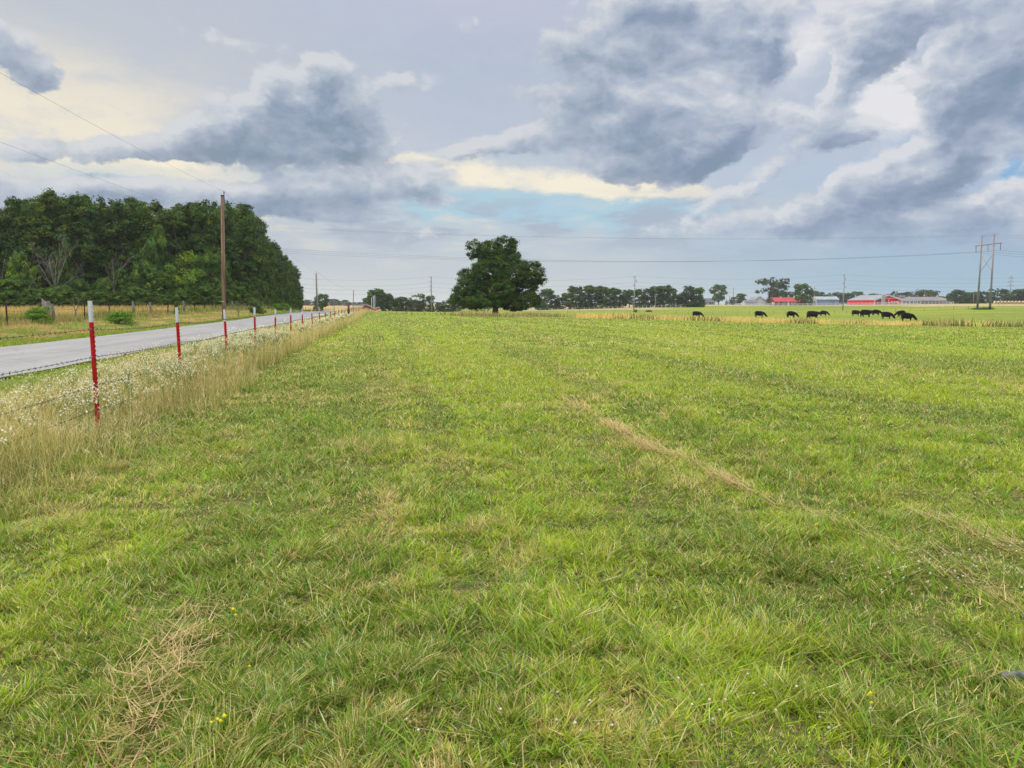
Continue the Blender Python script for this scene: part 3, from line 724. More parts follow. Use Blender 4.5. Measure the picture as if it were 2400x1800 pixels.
def rand_lobes(seed, kind):
    """unit tree: height 1, foliage radius about .45"""
    g = random.Random(seed); L = []
    if kind == 'round':
        for i in range(11):
            a = g.uniform(0, 6.28); z = g.uniform(.28, .86); rad = .27 * math.sqrt(max(.05, 1 - ((z - .5) / .5) ** 2)) * g.uniform(.5, 1.1)
            L.append((math.cos(a) * rad, math.sin(a) * rad, z, g.uniform(.12, .2), g.uniform(.12, .2), g.uniform(.09, .15)))
        L += [(0, 0, .55, .26, .26, .3), (0, 0, .30, .3, .3, .16)]
        if seed % 3 != 2: L += [(.16, 0, .13, .2, .2, .12), (-.17, .03, .14, .2, .2, .12), (0, -.16, .12, .2, .2, .11), (.02, .17, .12, .2, .2, .12)]
    elif kind == 'open':
        for i in range(13):
            a = g.uniform(0, 6.28); z = g.uniform(.35, .9); rad = g.uniform(.1, .42)
            L.append((math.cos(a) * rad, math.sin(a) * rad, z - rad * .25, g.uniform(.09, .15), g.uniform(.09, .15), g.uniform(.05, .09)))
        L += [(0, 0, .8, .14, .14, .12)]
    elif kind == 'wood':
        for i in range(16):
            a = g.uniform(0, 6.28); z = g.uniform(.06, .9); rad = .26 * g.uniform(.6, 1.15) * (1 - .45 * max(0, z - .5) * 2)
            L.append((math.cos(a) * rad, math.sin(a) * rad, z, g.uniform(.09, .16), g.uniform(.09, .16), g.uniform(.07, .13)))
        L += [(0, 0, .45, .22, .22, .38), (g.uniform(-.05, .05), 0, .9, .1, .1, .1)]
    elif kind == 'shrub':
        for i in range(12):
            a = g.uniform(0, 6.28); z = g.uniform(.12, .75); rad = g.uniform(.15, .42) * (1.1 - z * .6)
            L.append((math.cos(a) * rad, math.sin(a) * rad, z, g.uniform(.14, .24), g.uniform(.14, .24), g.uniform(.12, .22)))
        L += [(0, 0, .3, .35, .35, .28)]
    return L
GRN = (.080, .145, .026); DGRN = (.058, .108, .026); LGRN = (.13, .23, .03); HAZ = (.058, .092, .036)
def proto(kind, seed, n_leaf, leaf, base, clump, sc, trunk_r, inner, H, W):
    L = [(x * W / .8, y * W / .8, z * H, a * W / .8, b * W / .8, c_ * H) for x, y, z, a, b, c_ in rand_lobes(seed, kind)]; c = crown_mesh('crown', L, n_leaf, leaf, seed, base, clump, sc, inner); c.materials.append(M_LEAF)
    t = trunk_mesh('trunk', H * (.8 if kind != 'shrub' else .5), trunk_r, L, seed, base_z=-.3)
    zs = np.empty(len(c.vertices) * 3, np.float32); c.vertices.foreach_get('co', zs); zs = zs.reshape(-1, 3)
    return dict(c=c, t=t, top=np.percentile(zs[:, 2], 99.7), w=np.percentile(np.abs(zs[:, 0]), 98.5))
PW = [proto('wood', 100 + i, 17000, .155, [GRN, DGRN, GRN, (.078, .128, .024), DGRN][i], .62, 38, .19, .55, 15.5, 5.6) for i in range(5)]
PS = [proto('shrub', 200 + i, 11000, .105, [GRN, LGRN, (.085, .155, .03)][i], .42, 36, .06, .5, 5.0, 5.0) for i in range(3)]
PR = [proto('round', 300 + i, 8000, .20, [HAZ, DGRN, GRN][i], .65, 32, .22, .5, 10.0, 7.5) for i in range(3)]
PO = [proto('open', 400 + i, 7000, .24, [HAZ, GRN][i], .75, 32, .35, .35, 15.0, 18.0) for i in range(2)]
def plant_tree(name, P, x, y, h, w, label, cat='tree', group=None, sink=0.0):
    """a tree of height h and full width w standing at x, y"""
    z = gz(x, y) - sink
    root = empty(name, (x, y, z)); tag(root, label, cat, group)
    rz = random.uniform(0, 6.28)
    sx = w / 2 / P['w']; sz = h / P['top']
    for k, me in (('crown', P['c']), ('trunk', P['t'])):
        o = bpy.data.objects.new(k, me); col.objects.link(o); o.parent = root
        o.scale = (sx, sx, sz); o.rotation_euler = (0, 0, rz)
    return root
def tree_at(name, P, px, wpx, top, D, label, group=None, cat='tree', base=None):
    x = at(px, 712, D).x; g = gz(x, D)
    h = at(px, top, D).z - g; w = wpx / FPX * D
    return plant_tree(name, P, x, D, h, w, label, cat, group)
# --- the lone oak
OD = 117.0; ox = at(1161, 735, OD).x; og = gz(ox, OD); m1 = OD / FPX
def ol(px, row, y, rx, ry, rz): return ((px - 1161) * m1, y, (737 - row) * m1 - .0, rx * m1, ry, rz * m1)
OAK = [ol(1185, 577, 0, 28, 1.7, 20), ol(1112, 588, .3, 19, 1.5, 24), ol(1150, 592, -.6, 30, 2.2, 26), ol(1201, 606, .4, 20, 1.8, 24), ol(1251, 640, .2, 25, 1.8, 26), ol(1268, 655, .5, 10, .9, 14), ol(1233, 676, 1.2, 28, 2.2, 32),
       ol(1256, 706, -.5, 9, 1.0, 15), ol(1094, 651, .3, 22, 1.7, 20), ol(1084, 690, .8, 26, 2.2, 28), ol(1064, 705, -.3, 9, .9, 13), ol(1146, 642, -2.0, 40, 2.4, 32), ol(1140, 640, 2.4, 44, 2.4, 34), ol(1175, 684, -3.2, 32, 2.2, 28),
       ol(1150, 705, -3.8, 38, 1.9, 17), ol(1218, 710, -1.6, 34, 2.2, 17), ol(1118, 708, -2.4, 34, 2.2, 18), ol(1160, 690, 3.8, 60, 2.4, 30), ol(1195, 645, 0, 36, 3.0, 30), ol(1160, 612, 2.0, 30, 2.0, 30), ol(1100, 715, 1.5, 30, 2.0, 11), ol(1205, 716, 1.5, 34, 2.4, 11), ol(1165, 625, 0, 48, 3.2, 40), ol(1150, 680, 0, 72, 3.6, 34), ol(1232, 655, 1, 26, 2.4, 30), ol(1220, 630, .4, 20, 1.9, 20), ol(1240, 700, 0, 22, 2.0, 20), ol(1100, 672, 0, 26, 2.4, 30)]
oak = empty('oak_tree', (ox, OD, og)); tag(oak, 'large lone dark green oak standing in the middle of the meadow', 'tree')
oc = crown_mesh('crown', OAK, 115000, .108, 5, (.052, .100, .016), .50, 46, .58); oc.materials.append(M_LEAF); new_obj('crown', oc, oak)
tb = MB(); tb.tube([(0, 0, -.3), (0, 0, .5), (.05, 0, 1.4), (0, .1, 3.5), (.3, 0, 6.5), (.8, 0, 9.6)], [.62, .46, .42, .36, .24, .08], 14)
for l in OAK:
    c = Vector(l[:3]); z0 = min(c.z * .55, 5.5) + .8; a = Vector((0, 0, max(1.1, z0 - .5))); mid = a.lerp(c, .5) + Vector((0, 0, .35)); tb.tube([a, mid, c], [.2, .13, .04], 7)
for ang, L_ in ((3.4, 3.0), (2.7, 2.2), (-.5, 3.6), (.2, 2.4), (4.2, 2.5)):   # low drooping limbs
    d = Vector((math.cos(ang), math.sin(ang), 0)); tb.tube([(0, 0, 1.5), d * L_ * .5 + Vector((0, 0, 1.25)), d * L_ + Vector((0, 0, .45))], [.13, .08, .03], 6)
    tb.tube([d * L_ * .5 + Vector((0, 0, 1.25)), d * L_ * .9 + Vector((.5, 0, .9))], [.05, .02], 5)
tb.build('trunk', M_BARK, oak, True)
# --- the wood on the left
PROFILE = [(-260, 500), (-60, 500), (0, 498), (46, 470), (100, 466), (152, 457), (190, 458), (271, 470), (320, 468), (379, 479), (412, 490), (440, 482), (477, 470), (515, 482), (555, 489), (590, 489), (604, 497), (629, 552), (649, 570), (670, 589), (704, 625)]
def prof(px): return float(np.interp(px, [a for a, _ in PROFILE], [b for _, b in PROFILE]))
def wood_D(px):
    """distance of the wood's edge: a front across the field, then a flank along the road"""
    if px < 500: return 104 + 14 * max(0, px) / 500
    u = (1200 - px) / 1800; return 26.0 / (u - .1584)
special = {0: 'leafy tree at the left picture edge of the wood', 2: 'dark leafy wood tree just behind the bare dead tree', 8: 'leafy tree of the wood directly behind the tall brown pole', 9: 'leafy tree of the wood just right of the tall brown pole'}
GW = 'trees of the roadside wood'
ORD = ['first', 'second', 'third', 'fourth', 'fifth', 'sixth', 'seventh', 'eighth', 'ninth', 'tenth', 'eleventh', 'twelfth', 'thirteenth', 'fourteenth', 'fifteenth', 'sixteenth', 'seventeenth', 'eighteenth', 'nineteenth', 'twentieth', 'twenty first', 'twenty second', 'twenty third']
def ordn(k, s): return f'{ORD[min(k, 22)]} {s}'
i = 0
for px in [-10, 42, 92, 140, 190, 245, 295, 348, 400, 445, 490, 535, 572]:
    D = wood_D(px) + 5 + random.uniform(-2, 2); lab = {-10: 'leafy tree at the left picture edge of the wood', 140: 'dark leafy wood tree just behind the bare dead tree', 245: 'dark leafy wood tree behind the small pale forked dead tree', 490: 'leafy tree of the wood directly behind the tall brown pole', 572: 'leafy tree at the corner where the wood turns away along the road'}.get(px, ordn(i, 'tree in the front row of the roadside wood, counting from the left'))
    tree_at('broadleaf_tree', PW[i % 5], px, 82 + random.uniform(-6, 10), prof(px) - random.uniform(-6, 10), D, lab, GW); i += 1
for px in [-120, -60, 15, 68, 118, 165, 215, 270, 322, 372, 425, 470, 515, 555]:
    D = wood_D(px) + 14 + random.uniform(-2, 2)
    tree_at('broadleaf_tree', PW[(i * 3) % 5], px, 80 + random.uniform(-6, 10), prof(px) + random.uniform(-4, 8), D, 'tall dark leafy tree rising behind the front row of the roadside wood', GW); i += 1
for px in (-150, -60, 40, 130, 220, 310, 400, 480, 540):
    tree_at('broadleaf_tree', PW[(i * 2) % 5], px, 90, prof(px) + 22, wood_D(px) + 24, 'tree deep inside the roadside wood, mostly hidden by others', GW); i += 1
far_i = 0
flank = [(600, 494), (612, 510), (624, 540), (636, 556), (648, 568), (658, 580), (668, 590), (678, 600), (688, 612), (697, 624), (704, 640)]
for px, top in flank:
    D = wood_D(px) * 1.0 + 3
    lab = 'last and smallest tree at the far end of the wood above the road' if px == 704 else ordn(far_i, 'tree along the receding roadside flank of the wood, nearest first'); far_i += 1
    tree_at('broadleaf_tree', PW[i % 5], px - 6, 56 - (px - 600) * .28, top, D, lab, GW); i += 1
    if px < 690: tree_at('broadleaf_tree', PW[(i + 2) % 5], px - 30, 60 - (px - 600) * .25, top + 6, D + 9, 'tree standing behind the roadside flank of the wood', GW); i += 1
# shrubs along the foot of the wood
SH = [(-20, 120, 640, 1, 'dull green thicket at the left picture edge under the wood'), (40, 110, 655, 0, None), (95, 90, 675, 2, 'low fresh green shrub at the foot of the bare dead tree'), (150, 100, 668, 2, None), (205, 80, 655, 0, 'rounded shrub left of the small forked dead tree'), (250, 70, 650, 2, None), (298, 70, 632, 0, 'dark rounded shrub right of the small forked dead tree'),
      (345, 110, 612, 2, 'large mid green bushy tree left of the bright green bush'), (385, 90, 640, 0, None), (436, 105, 592, 1, 'bright yellow green bush tree at the front of the wood'), (495, 90, 590, 2, 'tall green shrub just left of the brown pole'), (535, 90, 630, 0, None), (565, 60, 660, 0, None), (590, 50, 650, 0, None), (612, 44, 655, 2, None), (634, 38, 652, 0, None), (655, 32, 662, 2, None), (672, 28, 668, 0, None), (688, 22, 676, 0, None), (700, 18, 684, 0, None), (60, 90, 600, 1, 'pale green shrub under the dead branches at the far left'), (160, 60, 565, 0, 'narrow pointed tree just right of the bare dead tree'), (370, 100, 545, 2, 'grey green rounded tree standing forward in the wood')]
for px, w, top, k, lab in SH:
    D = wood_D(px) + random.uniform(-6, -3) if top > 600 or px > 400 else wood_D(px) + 1
    tree_at('shrub', PS[k], px, w, top, D, lab or 'dark green shrub filling the foot of the roadside wood', 'shrubs along the foot of the wood', 'shrub')
for px in range(-20, 590, 34):
    tree_at('shrub', PS[0 if (px // 34) % 3 else 2], px, random.uniform(60, 84), random.uniform(668, 686), wood_D(px) - 8, 'low shrub in the leafy hem where the wood meets the tan field', 'shrubs along the foot of the wood', 'shrub')
# dead trees
def dead_tree(px, base_row, D, h, r, seed, label, spread=.35, forks=4, dirs=None, depth=4, droop=0.0):
    g = random.Random(seed); x = at(px, 712, D).x; z = gz(x, D); b = MB()
    def grow(p, d, L, r_, k):
        n = 3; pts = [p]; q = p; dd = d.copy()
        for i in range(n):
            dd = (dd + Vector((g.uniform(-.16, .16), g.uniform(-.16, .16), g.uniform(-.06, .1) - droop * (depth - k) * .12))).normalized(); q = q + dd * L / n; pts.append(q)
        b.tube(pts, [r_, r_ * .8, r_ * .62, r_ * .4], 6 if k > 2 else 4)
        if k > 0:
            for i in range(g.choice([2, 3, 3]) if k > 1 else 3):
                a = pts[g.choice([1, 2, 3])]; nd = (dd + Vector((g.uniform(-1, 1), g.uniform(-1, 1), g.uniform(-.3, .6))) * (.55 + .2 * (depth - k))).normalized()
                grow(a, nd, L * g.uniform(.45, .75), r_ * .45, k - 1)
    root = empty('dead_tree', (x, D, z)); tag(root, label, 'dead tree')
    tops_ = Vector((g.uniform(-.1, .1) * h * .2, 0, h * .35)); b.tube([(0, 0, -.3), tops_ * .5, tops_], [r * 1.3, r, r * .9], 8)
    for dv_ in (dirs or [(-.45, 0, 1), (-.15, .1, 1), (.05, -.1, 1), (.3, 0, 1)]):
        grow(tops_ * g.uniform(.75, 1.0), Vector(dv_).normalized(), h * .55 * g.uniform(.8, 1.1), r * .5, depth - 1)
    b.build('bare_branches', M_DEAD, root, True); return root
dead_tree(134, 700, 104, 8.0, .14, 4, 'bare grey dead tree with many upright branches before the left wood', dirs=[(-.5, 0, 1), (-.35, .1, 1), (-.1, 0, 1), (.0, -.2, 1.2), (.15, 0, 1), (.6, 0, .1), (.7, -.1, .3), (-.2, .2, 1), (.3, 0, .9)])
dead_tree(268, 690, 105, 7.8, .10, 9, 'slender pale forked dead tree at the shaded edge of the wood', dirs=[(-.35, 0, 1), (.05, 0, 1), (.25, 0, 1)], depth=3)
dead_tree(58, 690, 103, 5.0, .12, 14, 'broken grey dead branches arching low at the left of the wood', dirs=[(-1, 0, .5), (-.9, .1, .2), (.7, 0, .9)], depth=4, droop=.6)
dead_tree(6, 690, 104, 7.5, .11, 21, 'leaning bare dead trunk at the left picture edge', dirs=[(-.7, 0, 1), (.2, 0, 1), (.9, 0, .5)], depth=3)
dead_tree(558, 735, 78, 1.7, .05, 31, 'low grey tangle of dead brush just right of the brown pole', dirs=[(-.8, 0, .8), (.7, .3, .8), (.1, -.4, 1), (.9, -.2, .4), (-.4, .4, 1)], depth=4)
dead_tree(176, 752, 52, 1.55, .06, 41, 'short dark forked dead stump among the old fence posts', dirs=[(-.3, 0, 1), (.5, 0, 1)], depth=2)
x_, y_ = at(107, 712, 54).x, 54; st0 = MB().tube([(0, 0, -.2), (.05, 0, .5), (0, .05, 1.15)], [.3, .24, .26], 9); st0.tube([(0, 0, .8), (-.25, 0, 1.35)], [.1, .04], 6); o = st0.build('tree_stump', M_OLDW, None, True); o.location = (x_, y_, gz(x_, y_)); tag(o, 'thick grey weathered stump behind the bright green weeds at the old fence', 'stump')
# bushes at the old fence
PB = proto('shrub', 260, 9000, .028, (.13, .25, .03), .14, 30, .012, .3, 1.2, 1.5)
PS.append(PB)
for px, w, top, D, k, nm_, lab in [(90, 56, 719, 44, 3, 'bush', 'bright green weedy bush at the old fence left of the first red post'), (30, 60, 742, 47, 0, 'bush', 'dull green weed clump low at the left picture edge by the old fence'), (284, 52, 730, 50, 3, 'bush', 'green weedy bush at the old fence right of the first red post'), (240, 50, 742, 55, 0, 'bush', 'low green weed clump behind the first red post'),
        (598, 40, 704, 92, 2, 'bush', 'small green sapling with flat top behind the fourth red post'), (662, 30, 711, 118, 3, 'bush', 'rounded bright green bush beside the road behind the red posts'), (350, 50, 745, 62, 0, 'bush', 'low dark weed clump along the old fence left of the second red post'), (414, 14, 704, 70, 2, 'bush', 'thin green sapling at the old fence behind the second red post')]:
    tree_at(nm_, PS[k], px, w, top, D, lab, cat='bush')
# --- distant trees : px, width, top row, distance, prototype, label
far = []
GF = {'a': 'hazy far trees beyond the road', 'b': 'trees left of the oak', 'c': 'tree row right of the oak', 'd': 'trees round the farm', 'e': 'trees behind the barns', 'f': 'trees behind the pylon'}
LF = {'a': 'hazy blue green tree in the farthest row beyond the road', 'b': 'tree in the low row left of the oak', 'c': 'tree in the row between oak and farmhouse', 'd': 'tree standing among the farm buildings', 'e': 'tree in the far row behind the barns', 'f': 'tree in the far row behind the pylon'}
for q_ in range(24): far.append((690 + q_ * 12 + random.uniform(-4, 4), random.uniform(18, 26), 704 + random.uniform(-4, 5), 780 + random.uniform(-40, 60), PR[q_ % 3], 'a', None))
far += [(756, 32, 689, 330, PR[2], 'b', 'small rounded tree right of the grey roadside pole'), (745, 24, 704, 335, PR[1], 'b', None), (886, 58, 677, 300, PR[2], 'b', 'broad tall tree rising above the far end of the red fence'), (862, 26, 697, 305, PR[1], 'b', None), (912, 36, 690, 300, PR[2], 'b', None), (896, 44, 688, 285, PR[0], 'b', 'grey half bare tree in front of the broad tree'),
        (933, 30, 696, 300, PR[1], 'b', None), (951, 38, 696, 320, PR[0], 'b', None), (970, 20, 702, 330, PR[1], 'b', None), (990, 40, 688, 310, PO[1], 'b', 'open crowned tree left of the slim pole near the oak'), (985, 36, 704, 305, PR[0], 'b', None), (1009, 20, 693, 315, PR[1], 'b', None), (1030, 28, 708, 330, PR[0], 'b', None), (1050, 34, 704, 330, PR[1], 'b', None), (1068, 28, 706, 330, PR[0], 'b', None),
        (1275, 48, 677, 330, PR[1], 'c', 'tall dark tree just right of the oak behind it'), (1300, 30, 690, 340, PR[0], 'c', None), (1266, 34, 706, 300, PR[2], 'c', 'low lighter green bush right of the oak'), (1312, 24, 696, 345, PR[1], 'c', None),
        (1334, 34, 686, 335, PR[2], 'c', None), (1350, 40, 671, 340, PR[1], 'c', None), (1372, 40, 669, 345, PR[0], 'c', None), (1394, 42, 671, 340, PR[1], 'c', None), (1415, 40, 672, 345, PR[2], 'c', None), (1432, 34, 675, 350, PR[1], 'c', None), (1452, 40, 677, 360, PR[0], 'c', None), (1475, 34, 679, 365, PR[2], 'c', None),
        (1500, 34, 678, 355, PR[1], 'c', None), (1519, 36, 676, 360, PR[0], 'c', None), (1538, 36, 671, 360, PR[2], 'c', None), (1556, 38, 669, 355, PR[1], 'c', None), (1572, 30, 676, 355, PR[2], 'c', None), (1588, 34, 690, 360, PR[1], 'c', None), (1602, 36, 686, 360, PR[2], 'c', None), (1613, 34, 670, 358, PR[0], 'c', None), (1632, 36, 674, 358, PR[1], 'c', 'dark tree at the right end of the row beside the farmhouse'), (1643, 20, 690, 355, PR[1], 'c', None),
        (1684, 37, 667, 520, PR[2], 'd', 'rounded full tree right of the white farmhouse'), (1717, 13, 696, 540, PR[0], 'd', 'tiny tree beside the white garage roof'), (1735, 30, 688, 500, PR[2], 'd', 'small rounded tree right of the white garage'), (1809, 74, 650, 500, PO[0], 'd', 'large open crowned oak above the white barn'), (1822, 50, 660, 504, PR[0], 'd', 'dense tree behind the right half of the large open oak'), (1846, 24, 684, 520, PR[1], 'd', 'small dark tree low behind the middle of the red roof'),
        (1879, 38, 665, 410, PR[2], 'd', 'green tree in front of the right end of the red roofed house'), (1896, 20, 679, 430, PR[1], 'd', 'narrow tree right of the red roofed house'), (1858, 20, 690, 520, PR[0], 'd', 'low grey green tree behind the right part of the red roof')]
for px, w, top in [(1911, 22, 682), (1924, 18, 684), (1937, 20, 690), (1953, 26, 685), (1968, 20, 690), (1978, 26, 686), (1992, 22, 688), (2006, 24, 683), (2018, 20, 690), (2030, 24, 691), (2045, 28, 688), (2062, 24, 690), (2078, 22, 689), (2093, 16, 682), (2109, 26, 686), (2128, 26, 684), (2150, 26, 681), (2168, 28, 679), (2182, 22, 684), (2192, 18, 681), (2203, 18, 694), (2216, 18, 695)]:
    far.append((px, w * 1.15, top, 620 + random.uniform(-15, 25), PO[0] if px in (2093, 2192) else PR[random.randrange(3)], 'e', 'sparse airy tree behind the red barn roof' if px == 2093 else None))
for px, w, top in [(2232, 26, 686), (2250, 34, 679), (2262, 26, 684), (2276, 28, 687), (2290, 24, 684), (2304, 22, 682), (2320, 22, 684), (2336, 32, 676), (2352, 24, 678), (2364, 22, 690), (2377, 30, 678), (2395, 28, 677), (2415, 34, 678), (2440, 34, 680), (2470, 36, 678), (2246, 30, 698), (2290, 34, 698), (2330, 34, 697), (2370, 34, 697), (2410, 34, 697)]:
    far.append((px, w * 1.15, top, 500 + random.uniform(-10, 30), PO[0] if px in (2304, 2336) else PR[random.randrange(3)], 'f', None))
cnt = {}
for px, w, top, D, P_, gk, lab in sorted(far, key=lambda q: q[0]):
    k_ = cnt.get(gk, 0); cnt[gk] = k_ + 1
    if not lab and gk in 'bcef' and k_ < 23 and not (gk == 'f' and top > 694): lab = ordn(k_, LF[gk] + ', from the left')
    tree_at('distant_tree', P_, px, w, top, D, lab or LF[gk], GF[gk])
for px, w, top, D, lab in [(1703, 8, 706, 540, 'small dark round bush left of the white garage'), (1490, 10, 725, 255, 'small dark weed clump at the foot of the right of oak pole'), (1520, 20, 726.5, 262, 'low dark brush heap in the far meadow right of a pole'), (2305, 46, 720, 219, 'low dark green weed patch between the two pylon poles')]:
    tree_at('bush', PS[3] if px > 2000 else PS[2], px, w, top, D, lab, cat='bush')
# ------------------------------------------------------------------ farm buildings
M_WALLW = mat('white_siding', (.44, .47, .50), .7, .08, 2, 0, stretch=(1, 1, 6))
M_ROOFG = mat('grey_metal_roof', (.25, .27, .30), .6, .15, .6, 0, stretch=(1, .2, 1), metal=.1)
M_ROOFD = mat('dark_shingle', (.17, .17, .19), .85, .15, 2)
M_ROOFR = mat('red_metal_roof', (.40, .045, .045), .6, .12, .8, 0, stretch=(1, .2, 1))
M_BRICK = mat('brown_red_wall', (.13, .04, .03), .85, .2, 3)
M_BLUE = mat('blue_grey_siding', (.15, .22, .31), .6, .12, 2, 0, stretch=(3, 1, .1))
M_BARNR = mat('barn_red', (.58, .004, .010), .9, .12, 2, 0, spec=.02, stretch=(4, 1, .1))
M_DARKR = mat('barn_red_shaded', (.20, .012, .02), .8, .2, 1)  # barn red with shade put into the colour
M_GLASS = mat('window_pane', (.03, .04, .05), .2, .1)
M_RUSTR = mat('rusting_metal_roof', (.26, .25, .26), .75, .25, .16, 0, second=(.29, .21, .19, 1))
M_DARK = mat('dark_interior', (.02, .02, .025), .9, .1)
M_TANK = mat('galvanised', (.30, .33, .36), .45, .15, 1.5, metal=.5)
def bld(name, px0, px1, D, label, depth):
    x0, x1 = at(px0, 712, D).x, at(px1, 712, D).x; z = gz((x0 + x1) / 2, D)
    r = empty(name, ((x0 + x1) / 2, D, z)); tag(r, label, 'building'); r['_w'] = x1 - x0; return r, x1 - x0
def zrow(row, D, r): return at(1200, row, D).z - r.location.z
def gable_x(r, w, d, eave, ridge, mw, mr, over=.4, hip=0, base=-1.5):
    """ridge parallel to the view plane"""
    b = MB(); b.prism([(0, base), (0, eave), (d / 2, ridge - .06), (d, eave), (d, base)], -w / 2, w / 2)
    b.v = [(y, x, z) for x, y, z in b.v]; b.build('wall', mw, r)
    b = MB(); s = (ridge - eave) / (d / 2); t = .14
    a, c = -over, d + over
    b.prism([(a, eave - s * over), (d / 2, ridge), (c, eave - s * over), (c, eave - s * over + t), (d / 2, ridge + t), (a, eave - s * over + t)], -w / 2 - over, w / 2 + over)
    b.v = [(y - (hip if (z > ridge - .05 and y > 0) else 0) , x, z) for x, y, z in b.v]
    return b.build('roof', mr, r)
def gable_y(r, w, d, eave, ridge, mw, mr, over=.4, base=-1.5, apex=0.0, cut=None):
    """ridge pointing at the viewer, gable in front"""
    b = MB(); b.prism([(-w / 2, base), (-w / 2, eave), (apex, ridge - .06), (w / 2, eave), (w / 2, base)], 0, d); b.build('wall', mw, r)
    b = MB(); t = .16; s = (ridge - eave) / (w / 2)
    b.prism([(-w / 2 - over, eave - s * over), (apex, ridge), (w / 2 + over, eave - s * over), (w / 2 + over, eave - s * over + t), (apex, ridge + t), (-w / 2 - over, eave - s * over + t)], -over, d + over)
    return b.build('roof', mr, r)
def part_box(r, name, c, d, m, parent=None):
    b = MB().box(c, d); return b.build(name, m, parent or r)
# a: white farmhouse
r, w = bld('farmhouse', 1647, 1676, 600, 'white farmhouse with dark roof, dormer and porch between two round trees', 8)
e, rd = zrow(707, 600, r), zrow(699, 600, r)
gable_x(r, w * .98, 7, e, rd, M_WALLW, M_ROOFD)
b = MB().prism([(-1.6, e + .3), (-1.6, e + 1.5), (0, e + 2.4), (1.6, e + 1.5), (1.6, e + .3)], .3, 3); b.build('dormer', M_WALLW, r)
b = MB().prism([(-2.0, e + 1.4), (0, e + 2.5), (2.0, e + 1.4), (2.0, e + 1.6), (0, e + 2.75), (-2.0, e + 1.6)], 0.1, 3.2); b.build('dormer_roof', M_ROOFD, r)
for x in (-.7, .7): part_box(r, 'window', (x, .25, e + 1.15), (.8, .1, .8), M_GLASS)
b = MB().prism([(-2.4, e - .15), (0, e + .1), (0, e + .25), (-2.4, e)], -w * .3, w * .62); b.v = [(y, x, z) for x, y, z in b.v]; b.build('porch_roof', M_ROOFD, r)
for x in (-2.6, -.4, 1.8, 4.2): part_box(r, 'porch_post', (x, -2.2, e / 2 - .3), (.22, .22, e + .5), M_WALLW)
for x in (-2.2, 1.0, 2.6): part_box(r, 'window', (x, -.06, e * .55), (1.1, .1, 1.3), M_GLASS)
# b: white garage
r, w = bld('garage', 1706, 1734, 560, 'small white garage with pale roof and gable left of a little tree', 8)
gable_x(r, w, 6, zrow(708, 560, r), zrow(703, 560, r), M_WALLW, M_ROOFG)
part_box(r, 'garage_door', (-1.5, -.05, 1.0), (2.6, .1, 2.0), M_WHITE); part_box(r, 'window', (2.4, -.05, 1.4), (.8, .1, .7), M_GLASS)
# c: white barn with grey roof
r, w = bld('white_barn', 1768, 1793.5, 500, 'large white barn with tall gable and pale grey roof', 14)
gable_y(r, w, 20, zrow(704, 500, r), zrow(694.5, 500, r), M_WALLW, M_ROOFG)
part_box(r, 'barn_door', (0, -.05, 1.6), (2.6, .1, 3.2), M_WHITE)
r, w = bld('lean_to_shed', 1745, 1777, 480, 'low long white shed with grey roof and small windows before the white barn', 5)
gable_x(r, w, 5, zrow(708.5, 480, r), zrow(704, 480, r), M_WALLW, M_ROOFD, .25)
for x in (-2.4, -.8, .8, 2.4): part_box(r, 'window', (x, -.05, zrow(711, 480, r)), (.55, .1, .5), M_GLASS)
r, w = bld('grey_shed', 1794, 1811, 520, 'small grey gabled shed between the white barn and the red roofed house', 8)
gable_y(r, w, 8, zrow(703, 520, r), zrow(697, 520, r), mat('grey_boards', (.20, .22, .24), .8, .1), M_ROOFG)
# e: red roofed house
r, w = bld('red_roofed_house', 1817, 1888, 430, 'long low brown house with bright red metal roof and white windows', 8)
e, rd = zrow(706.5, 430, r), zrow(697.3, 430, r)
gable_x(r, w, 9, e, rd, M_BRICK, M_ROOFR, .5)
for x in (-6.6, -3.9, -3.1, .9, 2.6): 
    f = part_box(r, 'window', (x, -.06, e * .52), (1.0, .12, 1.3), M_WHITE); part_box(r, 'pane', (x, -.13, e * .52), (.6, .04, .9), M_GLASS, f)
part_box(r, 'door', (-1.2, -.06, e * .42), (1.1, .12, 2.1), M_WHITE)
f = part_box(r, 'window', (-w / 2 - .06, 4.5, e * .5), (.12, 1.3, 1.3), M_WHITE); f = part_box(r, 'window', (-w / 2 - .06, 1.8, e * .5), (.12, 1.3, 1.3), M_WHITE)
part_box(r, 'chimney', (3.5, 4.5, rd + .4), (.7, .7, 1.2), M_WALLW)
# f: blue shed
r, w = bld('blue_shed', 1914, 1966, 480, 'blue grey metal shed with pale roof and white end wall', 10)
e, rd = zrow(702, 480, r), zrow(695.3, 480, r)
gable_x(r, w, 10, e, rd, M_BLUE, mat('pale_patched_roof', (.30, .34, .37), .6, .2, .5, second=(.42, .44, .45, 1)), .3)
b = MB().prism([(0, -1.5), (0, e), (5, rd), (10, e), (10, -1.5)], -w / 2 - .12, -w / 2 - .01); b.v = [(y, x, z) for x, y, z in b.v]; b.build('end_wall', M_WALLW, r)
part_box(r, 'door', (-w / 2 - .2, 2.5, 1.2), (.1, 1.4, 2.4), M_DARK)
part_box(r, 'side_door', (w * .2, -.06, 1.3), (3.0, .1, 2.8), mat('blue_door', (.11, .17, .25), .6, .1))
part_box(r, 'vent_post', (-w * .12, 3, rd - .2), (.2, .2, 3.4), M_CONC)
